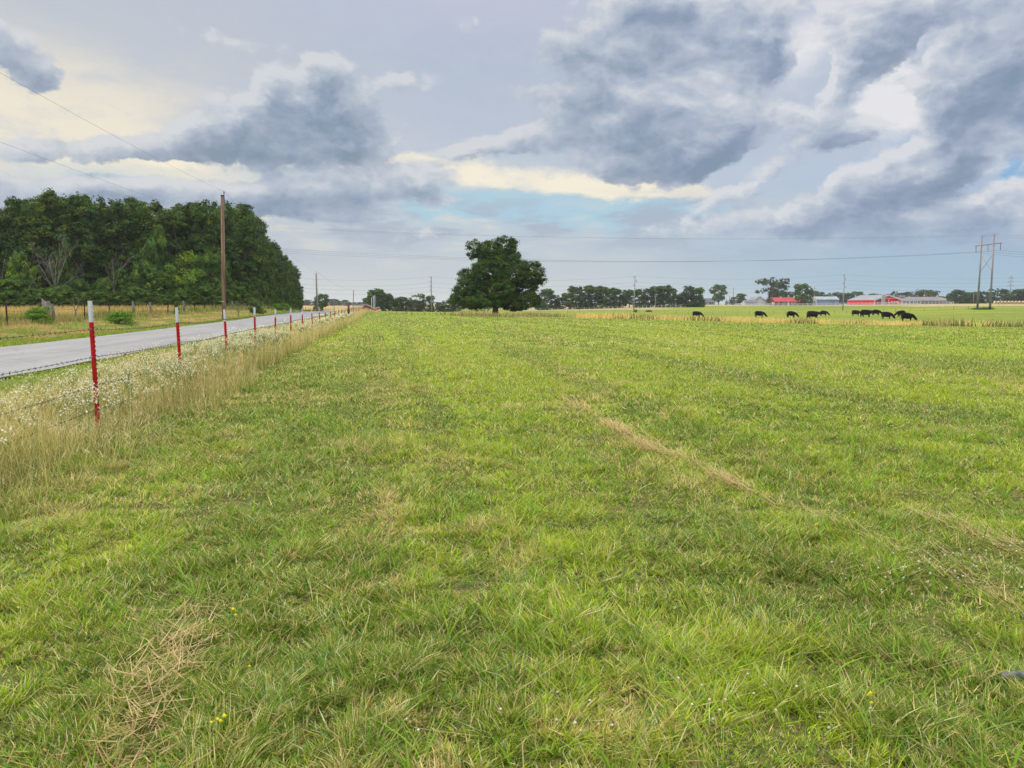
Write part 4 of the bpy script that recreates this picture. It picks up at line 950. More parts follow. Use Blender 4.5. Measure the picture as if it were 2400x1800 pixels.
# g: red barn
r, w = bld('red_barn', 2050, 2112.5, 500, 'big bright red barn with white trim and long grey roof', 30)
e, rd = zrow(702.5, 500, r), zrow(691, 500, r)
gable_y(r, w, 40, e, rd, M_BARNR, M_ROOFG, .5)
s_ = (rd - e) / (w / 2)
for sg in (-1, 1):
    b = MB().prism([(sg * (w / 2 + .5), e - s_ * .5 - .05), (0, rd - .05), (0, rd - .5), (sg * (w / 2 + .5), e - s_ * .5 - .5)], -.75, -.55); b.build('gable_trim', M_WHITE, r)
part_box(r, 'shaded_bay_panel', (-w * .27, -.05, 1.6), (w * .40, .12, 3.6), M_DARKR)  # flat panel on the wall, its dark red stands for shade in the bay
b = MB(); b.box((w * .06, -.12, e + 1.0), (w * .42, .2, .28)); b.build('track_trim', M_WHITE, r)
for x in (-w / 2, w * .02, w / 2): part_box(r, 'corner_trim', (x, -.12, e / 2), (.3, .2, e + .6), M_WHITE)
part_box(r, 'corner_trim', (-w / 2 - .1, 39.8, e / 2), (.2, .3, e + .4), M_WHITE)
part_box(r, 'eave_trim', (-w / 2 - .3, 20, e - .15), (.16, 39, .3), M_WHITE)
for x in (w * .14, w * .24, w * .34): part_box(r, 'window', (x, -.1, 1.6), (1.0, .12, 1.0), M_WHITE)
# silo
x0 = at(2070, 712, 490).x; z0 = gz(x0, 490); sr = empty('feed_bin', (x0, 490, z0)); tag(sr, 'round grey galvanised feed bin in front of the red barn', 'silo')
H = at(2070, 692, 490).z - z0; b = MB().tube([(0, 0, -.5), (0, 0, H)], 1.1, 20); b.build('bin_body', M_TANK, sr, False)
b = MB().tube([(0, 0, H), (0, 0, H + .5), (0, 0, H + .8)], [1.2, .7, .2], 20); b.build('bin_roof', M_TANK, sr)
b = MB(); [b.tube([(0, 0, z), (0, 0, z + .1)], 1.14, 20) for z in np.arange(.8, H, 1.1)]; b.build('bin_ring', M_CONC, sr)
# h: long open shed
r, w = bld('open_cattle_shed', 2104, 2238, 520, 'very long low cattle shed with rusting pale roof right of the red barn', 12)
e, rd = zrow(705, 520, r), zrow(695.5, 520, r)
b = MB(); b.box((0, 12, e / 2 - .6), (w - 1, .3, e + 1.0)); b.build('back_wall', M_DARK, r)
b = MB(); s = (rd - e) / 6.5; hipx = 7.0
v = [(-w / 2, -.5, e), (w / 2, -.5, e), (w / 2, 13.5, e), (-w / 2, 13.5, e), (-w / 2, 6.5, rd), (w / 2 - hipx, 6.5, rd)]
b.add(v + [(x, y, z - .2) for x, y, z in v], [(0, 1, 5, 4), (3, 4, 5, 2), (1, 2, 5), (0, 4, 3), (6, 10, 11, 7), (9, 8, 11, 10), (7, 11, 8), (6, 9, 10), (0, 6, 7, 1), (1, 7, 8, 2), (2, 8, 9, 3), (3, 9, 6, 0)]); b.build('roof', M_RUSTR, r)
b = MB().box((0, -.62, e - .05), (w, .14, .5)); b.build('fascia', M_ROOFG, r)
b = MB().box((-w * .36, 5, rd + .45), (2.6, 2, 1.2)); b.build('roof_vent', M_ROOFG, r)
for x in np.linspace(-w / 2 + .5, w / 2 - .5, 16): part_box(r, 'shed_post', (float(x), -.2, e / 2 - .5), (.3, .3, e + 1), M_WHITE if x < -w * .1 else M_OLDP)
# white fences
def board_fence(name, pts, label, h=1.4, step=2.4, rails=3, m=M_WHITE, pw=.14, rw=.14):
    P = [Vector((at(px, 712, D).x, D, 0)) for px, D in pts]; root = None; b = MB(); posts_ = []
    for a, c in zip(P[:-1], P[1:]):
        L = (c - a).length; n = max(1, int(L / step))
        for i in range(n + (1 if c is P[-1] else 0)):
            p = a.lerp(c, i / n); p.z = gz(p.x, p.y); posts_.append(p)
    root = empty(name, posts_[0]); tag(root, label, 'fence')
    pb = MB().box((0, 0, h / 2), (pw, pw, h + .1)); first = None
    step_ = max(1, math.ceil(len(posts_) / 95))
    for i, p in enumerate(posts_[::step_]):
        if first is None: first = pb.build('fence_post', m, root); o = first
        else: o = first.copy(); col.objects.link(o); o.parent = root
        o.location = p - posts_[0]
    for k in range(rails):
        z = h * (.25 + .7 * k / max(1, rails - 1)); b = MB()
        for a, c in zip(posts_[:-1], posts_[1:]):
            a2, c2 = a - posts_[0], c - posts_[0]; u = Vector((0, 0, z)); hh = Vector((0, 0, rw / 2)); d = Vector((0, -pw * .6, 0))
            q = [a2 + u - hh + d, c2 + u - hh + d, c2 + u + hh + d, a2 + u + hh + d]; t2 = Vector((0, .05, 0)); n0 = [v + t2 for v in q]
            b.add(q + n0, [(0, 1, 2, 3), (7, 6, 5, 4), (0, 4, 5, 1), (1, 5, 6, 2), (2, 6, 7, 3), (3, 7, 4, 0)])
        b.build('rail', m, root)
    return root
board_fence('white_fence', [(1735, 385), (1800, 380), (1905, 380)], 'white rail fence in front of the white barn and red roofed house', 1.4, 2.4, 3, rw=.14)
board_fence('white_fence', [(1905, 392), (2000, 396), (2050, 400)], 'white board fence in front of the blue shed', 1.5, 2.4, 3, rw=.17)
board_fence('white_fence', [(2048, 410), (2150, 420), (2235, 430)], 'white board fence in front of the red barn and open shed', 1.6, 2.6, 3, rw=.17)
board_fence('white_fence', [(2105, 470), (2158, 470)], 'taller white corral rails before the open end of the long shed', 2.2, 3.2, 2, rw=.2)
board_fence('white_fence', [(1245, 292), (1370, 296), (1560, 345)], 'thin white fence along the far meadow edge right of the oak', 1.1, 3.3, 2, rw=.04)
board_fence('white_fence', [(1560, 346), (1650, 370), (1735, 384)], 'low pale rail fence below the white farmhouse and garage', 1.2, 4.0, 2, rw=.09, pw=.12)
board_fence('white_fence', [(928, 330), (1000, 345), (1070, 350), (1245, 340)], 'thin white fence across the far meadow left of and behind the oak', 1.35, 3.0, 2, rw=.05)
board_fence('farm_gate', [(918, 322), (937, 322)], 'small metal gate at the far corner of the red post fence', 1.5, 1.6, 4, M_POLEG, .1, .07)
board_fence('wire_fence', [(1330, 226), (1500, 228), (1700, 228), (1900, 226), (2100, 224), (2270, 222)], 'hair thin wire fence across the middle of the pasture beyond the cattle', 1.1, 3.4, 2, M_OLDW, .06, .02)
# bales
M_BALE = mat('hay_bale', (.42, .29, .13), .95, .25, 6, .4); M_WRAP = mat('net_wrap', (.62, .55, .38), .8, .1, 4)
bb = None
for i in range(14):
    px = 2335 + i * 8.2; D = 405; x = at(px, 712, D).x; z = gz(x, D) + .2
    if bb is None:
        e0 = empty('hay_bale', (x, D, z)); m0 = MB().tube([(0, 0, .8), (0, 1.3, .8)], .80, 18).build('bale_end', M_BALE, e0, False); m1_ = MB().tube([(0, .06, .8), (0, 1.24, .8)], .83, 18, False).build('bale_wrap', M_WRAP, e0, True); bb = e0; o = e0
    else:
        o = bb.copy(); col.objects.link(o); o.location = (x, D, z)
        for ch in (m0, m1_): c = ch.copy(); col.objects.link(c); c.parent = o
    tag(o, ordn(i, 'round hay bale from the left in the row at the right edge'), 'hay bale', 'row of round hay bales')
# ------------------------------------------------------------------ cattle
M_COW = mat('black_hide', (.006, .0055, .006), .85, .3, 5, spec=.08)
M_BROWN = mat('brown_black_hide', (.018, .010, .007), .85, .3, 5, spec=.08)
def cow_mesh(name, legs, head, m):
    """one skinned body: legs = hoof x offsets, head = 'graze' or 'walk'"""
    V = []; E = []; Rr = []
    def v(x, y, z, rx, ry=None): V.append((x, y, z)); Rr.append((rx, ry or rx)); return len(V) - 1
    def e(a, b): E.append((a, b))
    pel = v(-.62, 0, .96, .40, .40); rump = v(-.94, 0, 1.00, .36, .36); mid = v(-.2, 0, .92, .46, .46); rib = v(.22, 0, .91, .46, .46); sh = v(.66, 0, .97, .40, .40)
    e(pel, rump); e(pel, mid); e(mid, rib); e(rib, sh)
    if head == 'graze': pts = [(.88, 0, .95, .24), (1.14, 0, .74, .19), (1.36, 0, .50, .17), (1.54, 0, .30, .155), (1.66, 0, .14, .12)]
    else: pts = [(.86, 0, 1.06, .22), (1.12, 0, 1.08, .17), (1.32, 0, 1.10, .14), (1.52, 0, 1.0, .11), (1.66, 0, .92, .08)]
    p = sh
    for q in pts: n = v(*q); e(p, n); p = n
    for i, (sx, y, l) in enumerate(((.55, .17, legs[0]), (.55, -.17, legs[1]), (-.70, .18, legs[2]), (-.70, -.18, legs[3]))):
        front = i < 2; a = sh if front else pel
        k1 = v(sx + l * .25, y, .62, .13 if front else .17); e(a, k1)
        k2 = v(sx + l * .6 + (.03 if front else -.09), y, .40, .085 if front else .10); e(k1, k2)
        k3 = v(sx + l + (0 if front else -.03), y, .12, .06); e(k2, k3); k4 = v(sx + l + .02, y, .01, .06); e(k3, k4)
    me = bpy.data.meshes.new(name + '_cage'); me.from_pydata(V, E, []); o = bpy.data.objects.new(name, me); col.objects.link(o)
    sk = o.modifiers.new('skin', 'SKIN'); sk.use_smooth_shade = True
    lay = me.skin_vertices[0] if me.skin_vertices else None
    if lay is None:
        bm = bmesh.new(); bm.from_mesh(me); bm.verts.layers.skin.verify(); bm.to_mesh(me); bm.free(); lay = me.skin_vertices[0]
    for i, rr in enumerate(Rr): lay.data[i].radius = (rr[0] * 1.27, rr[1] * 1.27); lay.data[i].use_root = (i == 0)
    ss = o.modifiers.new('sub', 'SUBSURF'); ss.levels = 2; ss.render_levels = 2
    dg = bpy.context.evaluated_depsgraph_get(); res = bpy.data.meshes.new_from_object(o.evaluated_get(dg)); res.name = name
    bpy.data.objects.remove(o); res.materials.clear(); res.materials.append(m); res.shade_smooth(); return res
body_g = cow_mesh('cow_body', (.10, -.12, .14, -.12), 'graze', M_COW); body_g2 = cow_mesh('cow_body', (-.06, .05, .04, .16), 'graze', M_COW)
body_w = cow_mesh('cow_body', (.22, -.20, -.24, .22), 'walk', M_BROWN); body_w2 = cow_mesh('cow_body', (.05, -.20, -.20, .20), 'walk', M_COW)
def ear_tail(head, m):
    hx, hz = (1.36, .62) if head == 'graze' else (1.34, 1.2)
    e_ = MB()
    for sg in (-1, 1): e_.tube([(hx, sg * .10, hz), (hx - .03, sg * .22, hz + .02), (hx - .04, sg * .32, hz - .02)], [.03, .06, .015], 6)
    t_ = MB().tube([(-1.0, 0, 1.18), (-1.08, 0, .95), (-1.07, .02, .60), (-1.06, .03, .42), (-1.05, .03, .3)], [.035, .028, .02, .045, .02], 6)
    return e_, t_
cache = {}
for (px, row, me, head, sc, flip, lab) in [
    (1633, 744.0, body_g, 'graze', .98, 1, 'lone black cow grazing at the far left end of the herd'),
    (1780, 744.6, body_g, 'graze', 1.04, 1, 'black cow grazing second from the left, below the red roofed house'),
    (1854, 744.6, body_g2, 'graze', 1.0, 1, 'black cow grazing third from the left in the herd'),
    (1905, 748.0, body_w, 'walk', 1.12, 1, 'large brownish black animal walking right with its head raised level'),
    (1930, 740.5, body_g2, 'graze', .95, 1, 'black cow grazing just behind the brownish walking animal'),
    (2006, 740.5, body_g, 'graze', .98, 1, 'left black cow of the overlapping trio, head down'),
    (2030, 743.6, body_w2, 'walk', 1.14, 1, 'big black cow standing in the middle of the overlapping trio'),
    (2053, 739.6, body_g2, 'graze', 1.0, 1, 'right black cow of the overlapping trio, partly behind the big one'),
    (2078, 748.0, body_g, 'graze', 1.02, 1, 'black cow grazing alone between the trio and the last pair'),
    (2112, 743.0, body_g2, 'graze', .98, -1, 'black cow grazing with its head to the left, behind the rightmost cow'),
    (2126, 753.0, body_g, 'graze', 1.06, 1, 'nearest black cow grazing at the far right of the herd')]:
    x, y = hit(px, row); m = M_BROWN if me is body_w else M_COW
    root = empty('cow', (x, y, gz(x, y)), math.pi if flip < 0 else random.uniform(-.25, .1)); root.scale = (sc, sc, sc)
    tag(root, lab, 'cow', 'black cattle grazing in the pasture')
    new_obj('body', me, root)
    if head not in cache: e_, t_ = ear_tail(head, m); cache[head] = (e_.build('ears', m, root, True).data, t_.build('tail', m, root, True).data)
    else: new_obj('ears', cache[head][0], root); new_obj('tail', cache[head][1], root)
    print('cow', round(x, 1), round(y, 1))
# bit of clear plastic lying in the grass
x, y = hit(2385, 1608); rng2 = np.random.default_rng(5); n = 13; b = MB(); vs = []; 
for i in range(n):
    for j in range(5):
        vs.append(((i / (n - 1) - .5) * .12, (j / 4 - .5) * .035, .03 + .035 * math.sin(j / 4 * 3.14) + rng2.normal(0, .005) - .03 * (abs(i - n / 2) / n)))
b.add(vs, [(i * 5 + j, i * 5 + j + 1, (i + 1) * 5 + j + 1, (i + 1) * 5 + j) for i in range(n - 1) for j in range(4)])
mp = mat('crumpled_plastic', (.13, .13, .12), .35, .3, 30, .4); o = b.build('plastic_scrap', mp, None, True); o.location = (x, y, gz(x, y)); o.rotation_euler = (0, 0, R(-14)); o.data.materials[0].use_backface_culling = False
sm = o.modifiers.new('thickness', 'SOLIDIFY'); sm.thickness = .002
tag(o, 'curled scrap of clear grey plastic lying in the near grass at right', 'litter')
# ------------------------------------------------------------------ blades of grass
def blades(x, y, h, w, lean, bend, color, segs=2, az=None, tipfrac=.0, z0=None, twist=None, headw=None):
    n = len(x)
    az = rng.random(n) * 6.283 if az is None else az
    tw = rng.random(n) * 6.283 if twist is None else twist
    z = ground(x, y) if z0 is None else z0
    dx, dy = np.cos(az), np.sin(az); sx, sy = np.cos(tw), np.sin(tw)
    V = np.zeros((n, 2 * segs + 1, 3), np.float32)
    for k in range(segs + 1):
        q = k / segs
        hor = h * (lean * q + bend * q * q); ver = h * q * (1 - .28 * bend * q)
        cx, cy, cz = x + dx * hor, y + dy * hor, z - .01 + ver
        ww = w * .5 * (1 - q ** 1.6 * (1 - tipfrac))
        if k < segs:
            V[:, 2 * k] = np.stack([cx - sx * ww, cy - sy * ww, cz], -1)
            V[:, 2 * k + 1] = np.stack([cx + sx * ww, cy + sy * ww, cz], -1)
        else: V[:, 2 * k] = np.stack([cx, cy, cz], -1)
    T_ = []
    for k in range(segs - 1):
        T_ += [(2 * k, 2 * k + 1, 2 * k + 3), (2 * k, 2 * k + 3, 2 * k + 2)]
    T_ += [(2 * segs - 2, 2 * segs - 1, 2 * segs)]
    T_ = np.array(T_)
    tris = (T_[None] + (np.arange(n) * (2 * segs + 1))[:, None, None]).reshape(-1, 3)
    C = np.repeat(color, 2 * segs + 1, axis=0)
    return V.reshape(-1, 3), tris, C
class Pile:
    def __init__(s): s.V = []; s.T = []; s.C = []; s.n = 0
    def add(s, vtc):
        v, t, c = vtc; s.V.append(v); s.T.append(t + s.n); s.C.append(c); s.n += len(v); return s
    def build(s, name, m, parent=None):
        return new_obj(name, bulk(name, np.concatenate(s.V), np.concatenate(s.T), np.concatenate(s.C)), parent, m)
def scatter_frustum(D0, D1, density, side=1.06, extra=1.5):
    """uniform points on the ground in front of the viewer, a little wider than the view"""
    A = (D1 - D0) * 2 * (.6667 * side * (D0 + D1) / 2 + extra)
    n = int(A * density)
    w = rng.random(n * 2); D = D0 + (D1 - D0) * rng.random(n * 2)
    keep = rng.random(n * 2) < (.6667 * side * D + extra) / (.6667 * side * D1 + extra)
    D = D[keep]; xx = (rng.random(len(D)) * 2 - 1) * (.6667 * side * D + extra)
    return xx, D
PAL = np.array([(.26, .39, .022), (.115, .225, .016), (.34, .41, .032), (.33, .33, .065), (.17, .26, .08), (.60, .48, .20), (.44, .34, .13), (.42, .50, .04)])
def grass_color(x, y, far=0.0):
    n = len(x); s_, t_ = ST(x, y)
    a = .35 * fbm(x * 2.2, y * 2.2, 3) + .65 * fbm(t_ * 1.1, s_ * .06, 3); b = .5 * fbm(x * .9 + 40, y * .9, 3) + .5 * fbm(t_ * .9 + 8, s_ * .08, 3); c = fbm(x * 4.5 + 9, y * 4.5 + 5, 2)
    pstraw = .15 + .45 * smooth(b, .48, .66) * smooth(c, .35, .65)
    pblue = .05 + .3 * smooth(c, .58, .75)
    r = rng.random(n)
    bright = smooth(a, .38, .62)
    g = np.where(rng.random(n)[:, None] < bright[:, None], PAL[rng.choice([0, 2, 7, 2], n, p=[.45, .3, .1, .15])], PAL[rng.choice([1, 3, 1], n, p=[.4, .35, .25])])
    g = np.where((r < pblue)[:, None], PAL[4], g)
    g = np.where((rng.random(n) < pstraw)[:, None], PAL[rng.choice([5, 6], n)], g)
    g = g * (.60 + .85 * rng.random(n) ** 1.2 + .35 * (c - .5))[:, None]
    g = np.where((rng.random(n) < .08)[:, None], np.array([.55, .55, .28]), g)  # pale blades put highlights into the grass colour
    return g
def in_meadow(x, y):
    s, t = ST(x, y); return t < 3.15 + .5 * (fbm(s * .5, s * 0, 2) - .5)
meadow = Pile()
STREAKS = []
for (D0, D1, dens, segs, hs, ws) in [(1.7, 3.4, 15000, 3, 1.0, 1.0), (3.4, 5.5, 8500, 3, 1.0, 1.2), (5.5, 9, 3200, 2, 1.0, 1.6), (9, 15, 1400, 2, 1.0, 2.4), (15, 27, 480, 1, 1.05, 4.0), (27, 50, 130, 1, 1.1, 7.0), (50, 100, 28, 1, 1.2, 13.0)]:
    x, y = scatter_frustum(D0, D1, dens)
    k = in_meadow(x, y); x, y = x[k], y[k]
    n = len(x)
    thin = fbm(x * 6 + 3, y * 6, 2); kk = rng.random(n) < .42 + .58 * smooth(thin, .32, .5); x, y = x[kk], y[kk]; n = len(x)
    clump = smooth(fbm(x * 4.0 + 3, y * 4.0, 3), .3, .7); tall = smooth(fbm(x * 1.3 + 20, y * 1.3 + 8, 3), .52, .7)
    # pull blades into tufts
    cellx = np.round(x / .11) * .11; celly = np.round(y / .11) * .11
    j = vnoise(cellx * 37, celly * 41); f = np.where(rng.random(n) < .5, .55, 0) * (segs > 1)
    x = x + (cellx + (j - .5) * .06 - x) * f; y = y + (celly + (j - .5) * .06 - y) * f
    tufaz = vnoise(cellx * 7.1, celly * 6.3) * 12.6
    az = np.where(rng.random(n) < .35, tufaz, rng.random(n) * 6.283)
    h = (.030 + .048 * clump + .045 * tall * rng.random(n)) * (.6 + .7 * rng.random(n)) * hs
    fallen = rng.random(n) < .15
    lean = np.where(fallen, .9 + 1.0 * rng.random(n), .05 + .42 * rng.random(n)); bend = np.where(fallen, .2, .1 + .7 * rng.random(n))
    C = grass_color(x, y) * 1.22
    w = (.0040 + .0052 * rng.random(n) ** 2) * ws
    meadow.add(blades(x, y, h, w, lean, bend, C, segs, az))
# broad bright blades standing here and there
x, y = scatter_frustum(1.9, 10, 16); k = in_meadow(x, y) & (fbm(x * 1.1, y * 1.1 + 60, 3) > .5); x, y = x[k], y[k]
xs = np.repeat(x, 5) + rng.normal(0, .012, len(x) * 5); ys = np.repeat(y, 5) + rng.normal(0, .012, len(x) * 5); n = len(xs)
meadow.add(blades(xs, ys, .12 + .10 * rng.random(n), .006 + .005 * rng.random(n), .1 + .5 * rng.random(n), .2 + .8 * rng.random(n),
    (np.array([.24, .40, .04]) * (.7 + .5 * rng.random(n))[:, None]), 4))
# long pale dry stalks lying criss-cross
x, y = scatter_frustum(1.8, 9, 26); k = in_meadow(x, y) & (rng.random(len(x)) < .25 + smooth(fbm(x * .5 + 31, y * .5, 3), .45, .65)); x, y = x[k], y[k]; n = len(x)
meadow.add(blades(x, y, .05 + .07 * rng.random(n), .0026 + .0014 * rng.random(n), 2.2 + 2.6 * rng.random(n), -.25 * rng.random(n), np.array([.52, .44, .23]) * (.7 + .45 * rng.random(n))[:, None], 3, tipfrac=.5, z0=ground(x, y) + .03 + .03 * rng.random(n)))
m_o = meadow.build('meadow_grass', M_GRASS); tag(m_o, 'short mown green grass with straw coloured patches filling the meadow', 'grass', kind='stuff')

# wisps of dry hay left by the mower, in long streaks
hay = Pile()
# low round clover and weed leaves between the blades
x, y = scatter_frustum(1.8, 11, 900); k = in_meadow(x, y) & (fbm(x * 1.3 + 70, y * 1.3, 3) > .56) & (rng.random(len(x)) < .35); x, y = x[k], y[k]; n = len(x)
rr = (.006 + .007 * rng.random(n)) * np.maximum(1, np.hypot(x, y) / 7); a_ = rng.random(n) * 6.28; tl_ = rng.normal(0, .45, (n, 2)); zz = ground(x, y) + .02 + .035 * rng.random(n)
V = np.stack([np.stack([x + rr * np.cos(a_ + q * 1.5708) * (1 if q % 2 else .7), y + rr * np.sin(a_ + q * 1.5708) * (1 if q % 2 else .7), zz + rr * (np.cos(a_ + q * 1.5708) * tl_[:, 0] + np.sin(a_ + q * 1.5708) * tl_[:, 1])], -1) for q in range(4)], 1).reshape(-1, 3)
F = (np.array([(0, 1, 2), (0, 2, 3)])[None] + (np.arange(n) * 4)[:, None, None]).reshape(-1, 3)
cl_o = new_obj('clover_leaves', bulk('clover_leaves', V, F, np.repeat(np.array([.15, .24, .05]) * (.6 + .7 * rng.random(n))[:, None], 4, axis=0)), None, M_GRASS)
tag(cl_o, 'low patches of small round clover leaves among the short grass', 'clover', kind='stuff')
def hay_streak(pts, width, per_m, hl=.28, jitter=.35, lift=.065, c0=(.68, .52, .25)):
    P = [Vector((*hit(*p), 0)) for p in pts]
    for a, b in zip(P[:-1], P[1:]):
        L = (b - a).length; n = int(L * per_m * .27)
        if n < 1: continue
        q = rng.random(n); d = (b - a).normalized(); nx, ny = -d.y, d.x
        off = rng.normal(0, width, n)
        xx = a.x + (b.x - a.x) * q + nx * off; yy = a.y + (b.y - a.y) * q + ny * off
        keep = rng.random(n) < .32 + .68 * smooth(fbm(xx * 1.6, yy * 1.6, 3), .38, .6)
        xx, yy = xx[keep], yy[keep]; m_ = len(xx)
        az = math.atan2(d.y, d.x) + rng.normal(0, jitter, m_) + np.where(rng.random(m_) < .5, 0, math.pi)
        dist = np.hypot(xx, yy)
        hay.add(blades(xx, yy, .03 + .02 * rng.random(m_), (.003 + .0015 * rng.random(m_)) * np.maximum(1, dist / 5), hl / .04 * (.5 + .8 * rng.random(m_)), -.6 * rng.random(m_), np.array(c0) * (.65 + .5 * rng.random(m_))[:, None], 2, az, .6, ground(xx, yy) + lift * (.4 + rng.random(m_) * .9)))
hay_streak([(330,1800),(350,1700),(400,1560),(470,1470),(500,1430)], .08, 2000, .16, .9)
hay_streak([(250,1860),(330,1730)], .10, 3400, .13, 1.2, .05, (.55, .36, .18))
hay_streak([(1420,1000),(1530,1065),(1600,1085),(1700,1140),(1850,1205),(2000,1255),(2150,1335),(2300,1400),(2420,1470)], .045, 900, jitter=.25)
hay_streak([(1310,965),(1400,1010),(1520,1050)], .05, 90)
hay_streak([(1590,1078),(1700,1130),(1840,1200)], .045, 650, jitter=.25)
hay_streak([(1320,935),(1430,1005),(1540,1068)], .05, 500, jitter=.3)
hay_streak([(1480,1015),(1535,1055)], .06, 500)
hay_streak([(2150,1215),(2260,1250),(2360,1300),(2440,1320)], .08, 1100)
hay_streak([(2170,1310),(2300,1370),(2420,1440)], .10, 700)
hay_streak([(1110,1085),(1160,1100),(1260,1120)], .10, 260, c0=(.45, .30, .14))
hay_streak([(1100,870),(1150,880)], .3, 60)
hay_streak([(1500,890),(1600,905)], .35, 60, c0=(.40, .30, .14)); hay_streak([(2180,1010),(2260,1030)], .25, 120, c0=(.40, .3, .15))
hay_streak([(850,760),(760,820),(700,870)], .5, 40)
h_o = hay.build('hay_wisps', M_GRASS); tag(h_o, 'pale golden wisps of dry hay lying in broken streaks on the meadow', 'hay', kind='stuff')

# clover heads and small yellow flowers
def heads(x, y, hgt, r, colr, stems=(.13, .22, .05), name=None):
    P = Pile(); n = len(x); z = ground(x, y)
    P.add(blades(x, y, hgt, np.full(n, .002), .1 * rng.random(n), np.zeros(n), np.tile(np.array(stems), (n, 1)), 1, tipfrac=1))
    # little faceted head of 8 triangles
    o = np.array([(1, 0, 0), (0, 1, 0), (-1, 0, 0), (0, -1, 0), (0, 0, 1), (0, 0, -.8)]); f = np.array([(0, 1, 4), (1, 2, 4), (2, 3, 4), (3, 0, 4), (1, 0, 5), (2, 1, 5), (3, 2, 5), (0, 3, 5)])
    rr = np.asarray(r) * (.7 + .5 * rng.random(n))
    V = o[None] * rr[:, None, None] + np.stack([x, y, z + hgt], -1)[:, None]
    F = f[None] + (np.arange(n) * 6)[:, None, None]
    P.add((V.reshape(-1, 3), F.reshape(-1, 3), np.repeat(np.array(colr) * (.8 + .3 * rng.random(n))[:, None], 6, axis=0)))
    return P
cx = []; cy = []
for px, row, sx_, sy_, k in [(2050, 1370, 60, 22, 14), (2190, 1385, 70, 30, 26), (2330, 1385, 60, 20, 18), (1370, 1770, 40, 20, 5), (1250, 1760, 120, 30, 6), (1700, 1740, 120, 40, 9), (1850, 1730, 120, 40, 8),
        (2380, 1330, 40, 30, 7), (1800, 930, 150, 18, 150), (2100, 1010, 200, 24, 140), (1750, 880, 100, 10, 80), (1330, 822, 100, 8, 40), (1500, 830, 150, 10, 60), (2300, 1050, 90, 30, 50), (300, 1290, 200, 60, 5), (950, 1290, 300, 60, 8)]:
    for i in range(k):
        X_, Y_ = hit(px + rng.normal(0, sx_), min(1790, row + rng.normal(0, sy_))); cx.append(X_); cy.append(Y_)
cx, cy = np.array(cx), np.array(cy)
P = heads(cx, cy, .10 + .05 * rng.random(len(cx)), .0055 + .0005 * np.hypot(cx, cy) ** .7, (.74, .70, .60))
c_o = P.build('clover_flowers', M_GRASS); tag(c_o, 'small white clover heads scattered through the short grass', 'clover', kind='stuff')
yx = []; yy_ = []
for px, row in [(515,1790),(522,1800),(530,1770),(588,1645),(555,1510),(550,1508),(48,1502),(1918,1275),(1913,1283),(1940,1233),(2035,1725),(2038,1735),(2030,1722),(500,1795),(1820,1243),(2000,1250),(75,1280)]:
    a, b = hit(px, min(row, 1795)); yx.append(a); yy_.append(b)
yx, yy_ = np.array(yx), np.array(yy_)
P = heads(yx, yy_, .12 + .04 * rng.random(len(yx)), np.full(len(yx), .008), (.85, .72, .03))
y_o = P.build('yellow_flowers', M_GRASS); tag(y_o, 'tiny bright yellow wildflowers dotted in the near grass', 'flowers', kind='stuff')

# ------------------------------------------------------------------ tall dry weeds along the fence
weeds = Pile(); flowers = Pile()
def strip_pts(s0, s1, t0, t1, dens):
    n = int((s1 - s0) * (t1 - t0) * dens); s = s0 + (s1 - s0) * rng.random(n); t = t0 + (t1 - t0) * rng.random(n)
    e = .45 * (fbm(s * .6, s * 0, 3) - .5)
    k = (t > t0 + .15 + e) ; return s[k], t[k]
WH = np.array([(.62, .52, .18), (.50, .44, .13), (.74, .64, .28), (.33, .37, .09), (.42, .28, .11), (.21, .29, .06)])
for (s0, s1, dens, segs, ws) in [(2.5, 8, 1500, 3, 1.0), (8, 15, 1300, 3, 1.3), (15, 28, 850, 2, 2.0), (28, 55, 420, 2, 3.4), (55, 110, 160, 1, 6), (110, 200, 35, 1, 11), (200, 330, 16, 1, 16)]:
    s, t = strip_pts(s0, s1, 2.75 if s0 > 8 else 2.35, 5.0, dens); x, y = XY(s, t); n = len(x)
    edge = smooth(t, 2.7, 3.3) * smooth(t, 5.1, 4.2)
    keep = rng.random(n) < .25 + .75 * edge * (.45 + .55 * smooth(fbm(x * 1.3, y * 1.3, 3), .35, .6)); s, t, x, y, edge = s[keep], t[keep], x[keep], y[keep], edge[keep]; n = len(x)
    # the weeds thin out beside the nearest post
    nearpost = smooth(s, 7, 9) * smooth(s, 12.0, 10) * smooth(t, 4.6, 3.6)
    h = (.34 + .34 * edge * (.5 + fbm(x * .8, y * .8, 2))) * (.55 + .65 * rng.random(n)) * (1 - .68 * nearpost) * (1 - .35 * smooth(s, 8.5, 3.0))
    green = rng.random(n) < .25 + .36 * smooth(s, 12, 5)
    ci = np.where(green, rng.choice([3, 5, 3, 5], n), rng.choice([0, 1, 2, 4], n, p=[.4, .25, .25, .1]))
    C = WH[ci] * (.75 + .45 * rng.random(n))[:, None]
    h = np.where(green, h * .6, h)
    weeds.add(blades(x, y, h, (.0028 + .0022 * rng.random(n)) * ws, .05 + .22 * rng.random(n), .05 + .3 * rng.random(n), C, segs, tipfrac=.3))
    # seed heads: a fatter short blade set on the stem top
    k = (~green) & (rng.random(n) < .5); xh, yh, hh = x[k], y[k], h[k]; m_ = len(xh)
    z = ground(xh, yh) + hh * .82
    weeds.add(blades(xh + rng.normal(0, .03, m_), yh + rng.normal(0, .03, m_), .05 + .05 * rng.random(m_), .006 * ws ** .8 + 0 * xh, .3 + .6 * rng.random(m_), .6 + 0 * xh, np.array([.70, .60, .32]) * (.8 + .35 * rng.random(m_))[:, None], 2, z0=z))
